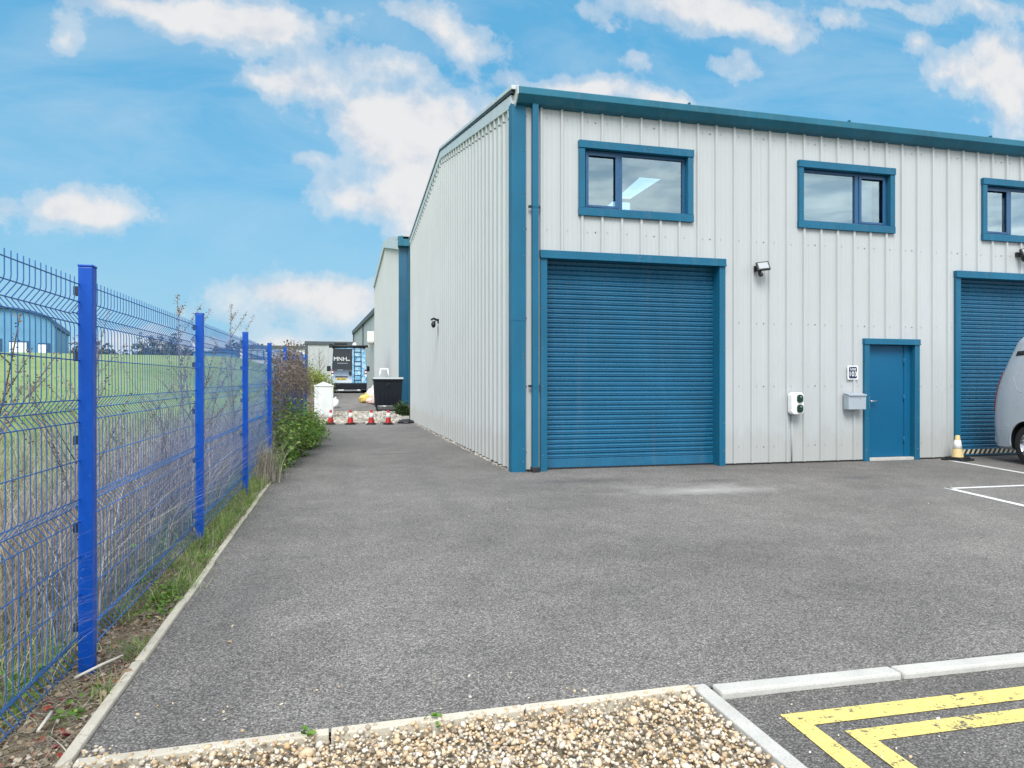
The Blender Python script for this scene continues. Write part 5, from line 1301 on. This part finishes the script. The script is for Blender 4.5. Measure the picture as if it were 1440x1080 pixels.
# ------------------------------------------------------------------ sky, sun, camera
w = bpy.data.worlds.new('World'); scene.world = w; w.use_nodes = True
nt = w.node_tree; nt.nodes.clear(); t = NT(nt)
SUN_EL, SUN_AZ = 48, 202          # azimuth measured clockwise from +Y
sky = t.n('ShaderNodeTexSky', sky_type='NISHITA'); sky.sun_disc = False; sky.sun_elevation = R2(SUN_EL); sky.sun_rotation = R2(SUN_AZ)
sky.air_density = 1.0; sky.dust_density = .6; sky.ozone_density = 1.6
dirv = t.n('ShaderNodeTexCoord').outputs['Generated']
sp = t.n('ShaderNodeSeparateXYZ'); t.l(dirv, sp.inputs[0])
ay = t.math('MAXIMUM', sp.outputs[1], .04)
U = t.math('DIVIDE', sp.outputs[0], ay); Vv = t.math('DIVIDE', sp.outputs[2], ay)
cv = t.n('ShaderNodeCombineXYZ'); t.l(U, cv.inputs[0]); t.l(Vv, cv.inputs[1])
ca_, sa_ = math.cos(math.atan(242 / 970)), math.sin(math.atan(242 / 970))
def cloud_uv(px, py):
    u, v = (px - 720) / 970, (543 - py) / 970; X, Y = sa_ + u * ca_, ca_ - u * sa_
    return X / Y, v / Y, 1 / (970 * Y)
CL = [(250, 12, 110, 24, .9), (335, 30, 80, 28, 1.0), (400, 44, 36, 20, .9), (180, 6, 60, 14, .6), (95, 40, 22, 26, .55), (88, 62, 14, 12, .5), (122, 292, 66, 32, 1.1), (90, 300, 34, 20, .8), (165, 305, 34, 16, .6), (4, 288, 14, 12, .8),
      (590, 14, 44, 18, .85), (625, 40, 36, 20, .85), (672, 66, 32, 22, .85), (405, 108, 40, 22, .9), (372, 112, 24, 14, .7), (455, 122, 24, 14, .6), (520, 98, 56, 22, .8), (575, 92, 30, 16, .6), (505, 168, 48, 26, 1.0), (570, 165, 66, 30, 1.1), (640, 180, 60, 46, 1.1), (560, 215, 60, 24, .9), (655, 235, 50, 50, .9),
      (470, 275, 34, 22, .95), (520, 290, 30, 18, .8), (560, 262, 50, 26, .95), (610, 290, 46, 46, .85), (428, 232, 26, 11, .75), (580, 330, 40, 40, .6), (370, 412, 60, 16, .7), (450, 415, 70, 22, .9), (510, 430, 50, 30, .8), (400, 445, 90, 18, .6), (420, 484, 220, 14, .8), (250, 498, 260, 14, .6), (180, 470, 60, 10, .45),
      (850, 22, 32, 18, .6), (960, 12, 80, 20, 1.05), (1050, 20, 80, 24, 1.05), (1100, 50, 40, 14, .8), (1180, 22, 30, 16, .8), (800, 118, 50, 16, .95), (870, 132, 70, 18, 1.0), (950, 148, 44, 12, .85), (740, 120, 40, 12, .7), (905, 92, 22, 16, .6), (1035, 92, 34, 14, .7), (1060, 108, 20, 10, .5), (1330, 92, 44, 24, .95), (1390, 110, 50, 34, 1.0), (1440, 120, 50, 50, 1.0), (1400, 60, 40, 20, .8), (1295, 50, 22, 14, .7), (1260, 6, 80, 9, .8), (1390, 8, 80, 12, .9), (1430, 180, 40, 24, .6)]
acc = None
wob = t.n('ShaderNodeTexNoise'); wob.inputs['Scale'].default_value = 8; wob.inputs['Detail'].default_value = 6; wob.inputs['Roughness'].default_value = .6; t.l(cv.outputs[0], wob.inputs['Vector'])
off = t.n('ShaderNodeVectorMath', operation='MULTIPLY_ADD'); t.l(wob.outputs['Color'], off.inputs[0]); off.inputs[1].default_value = (.10, .07, 0); off.inputs[2].default_value = (-.05, -.035, 0)
cw = t.n('ShaderNodeVectorMath', operation='ADD'); t.l(cv.outputs[0], cw.inputs[0]); t.l(off.outputs[0], cw.inputs[1])
for px, py, rx, ry, amt in CL:
    u, v, k = cloud_uv(px, py)
    mp = t.n('ShaderNodeMapping'); t.l(cw.outputs[0], mp.inputs[0])
    sx_, sy_ = 1 / (rx * k * 1.02), 1 / (ry * k * 1.05)
    mp.inputs['Scale'].default_value = (sx_, sy_, 0); mp.inputs['Location'].default_value = (-u * sx_, -v * sy_, 0)
    dt = t.n('ShaderNodeVectorMath', operation='DOT_PRODUCT'); t.l(mp.outputs[0], dt.inputs[0]); t.l(mp.outputs[0], dt.inputs[1])
    e = t.math('MULTIPLY', t.math('POWER', 2.718, t.math('MULTIPLY', dt.outputs['Value'], -.75)), amt)
    acc = e if acc is None else t.math('ADD', acc, e)
front = t.ramp(sp.outputs[1], [(.02, 0.0), (.15, 1.0)])
# cloud cover outside the photographed part of the sky: broken cumulus
zz = t.math('MAXIMUM', sp.outputs[2], .05)
cp = t.n('ShaderNodeCombineXYZ'); t.l(t.math('DIVIDE', sp.outputs[0], zz), cp.inputs[0]); t.l(t.math('DIVIDE', sp.outputs[1], zz), cp.inputs[1])
gen = t.math('MULTIPLY', t.noise(cp.outputs[0], .8, 5, .55), 1.75)
upk = t.ramp(t.math('MULTIPLY', Vv, .5), [(.42, 1.0), (.55, 0.0)])
fk = t.math('MULTIPLY', front, upk)
dens0 = t.math('ADD', t.math('MULTIPLY', acc, fk), t.math('MULTIPLY', gen, t.math('SUBTRACT', 1.0, fk)))
cvm = t.n('ShaderNodeMix', data_type='VECTOR'); t.l(fk, cvm.inputs[0]); cps = t.n('ShaderNodeVectorMath', operation='SCALE'); t.l(cp.outputs[0], cps.inputs[0]); cps.inputs['Scale'].default_value = .16
t.l(cps.outputs[0], cvm.inputs[4]); t.l(cv.outputs[0], cvm.inputs[5]); CV = cvm.outputs[1]
fn = t.noise(CV, 15, 10, .6); fn2 = t.noise(CV, 42, 6, .6)
dn_ = t.math('ADD', dens0, t.math('MULTIPLY', t.math('SUBTRACT', fn, .5), 1.7)); dn_ = t.math('ADD', dn_, t.math('MULTIPLY', t.math('SUBTRACT', fn2, .5), .5))
mask = t.ramp(t.math('MULTIPLY', dn_, .6), [(.13, 0.0), (.33, .40), (.80, .96)], 'EASE')
sh_off = t.n('ShaderNodeVectorMath', operation='ADD'); t.l(CV, sh_off.inputs[0]); sh_off.inputs[1].default_value = (.012, .028, 0)
sh_up = t.noise(sh_off.outputs[0], 15, 5, .55); sh_n = t.math('ADD', .5, t.math('MULTIPLY', t.math('SUBTRACT', t.noise(CV, 15, 5, .55), sh_up), 1.3))
CB = t.ramp(fk, [(0, 1.0), (1, .41)])  # unseen clouds given extra brightness to lift the light on the walls
shade = t.ramp(t.math('ADD', sh_n, t.math('MULTIPLY', dn_, .13)), [(.40, (.80, .85, .93)), (.60, (.94, .95, .975)), (.78, (1, .995, .995))])
ccol = t.mix(1.0, shade, CB, 'MULTIPLY'); ccol = t.mix(1.0, ccol, (12, 12, 12), 'MULTIPLY')
CVX = CV
tint = t.mix(1.0, sky.outputs[0], (.30, .81, .96), 'MULTIPLY')
tint = t.mix(.72, tint, (.88, 2.85, 4.6))
vm = t.n('ShaderNodeMapping'); t.l(CVX, vm.inputs[0]); vm.inputs['Scale'].default_value = (1.6, 5.5, 1)
veil = t.ramp(t.noise(vm.outputs[0], 1.6, 7, .6, .6), [(.42, 0.0), (.72, .42)])
tint = t.mix(veil, tint, (3.6, 4.35, 4.9))
hz = t.ramp(sp.outputs[2], [(0.0, .97), (.10, .85), (.25, .3), (.42, 0)])
tint = t.mix(hz, tint, (2.1, 3.7, 4.8))
c = t.mix(mask, tint, ccol)
bg = t.n('ShaderNodeBackground'); t.l(c, bg.inputs[0]); bg.inputs[1].default_value = .1
o = t.n('ShaderNodeOutputWorld'); t.l(bg.outputs[0], o.inputs[0])
sl = bpy.data.lights.new('Sun', 'SUN'); sl.energy = 2.2; sl.angle = R2(28); sl.color = (1, .975, .94)
so = bpy.data.objects.new('sun', sl); COL.objects.link(so)
az = R2(SUN_AZ); el = R2(SUN_EL)
dvec = Vector((math.sin(az) * math.cos(el), math.cos(az) * math.cos(el), math.sin(el)))
so.rotation_euler = dvec.to_track_quat('Z', 'Y').to_euler(); so.location = dvec * 60

cam = bpy.data.cameras.new('Camera'); co = bpy.data.objects.new('camera', cam); COL.objects.link(co)
cam.sensor_width = 36; cam.lens = 970 / 1440 * 36; cam.shift_y = 3 / 1440; cam.clip_start = .02; cam.clip_end = 4000
co.location = (0, 0, 1.31); co.rotation_euler = (R2(90), 0, -math.atan(242 / 970))
scene.camera = co
scene.view_settings.view_transform = 'Standard'; scene.view_settings.look = 'None'; scene.view_settings.gamma = 1; scene.view_settings.exposure = .8
scene.cycles.use_denoising = True
scene.cycles.max_bounces = 8; scene.cycles.transparent_max_bounces = 16
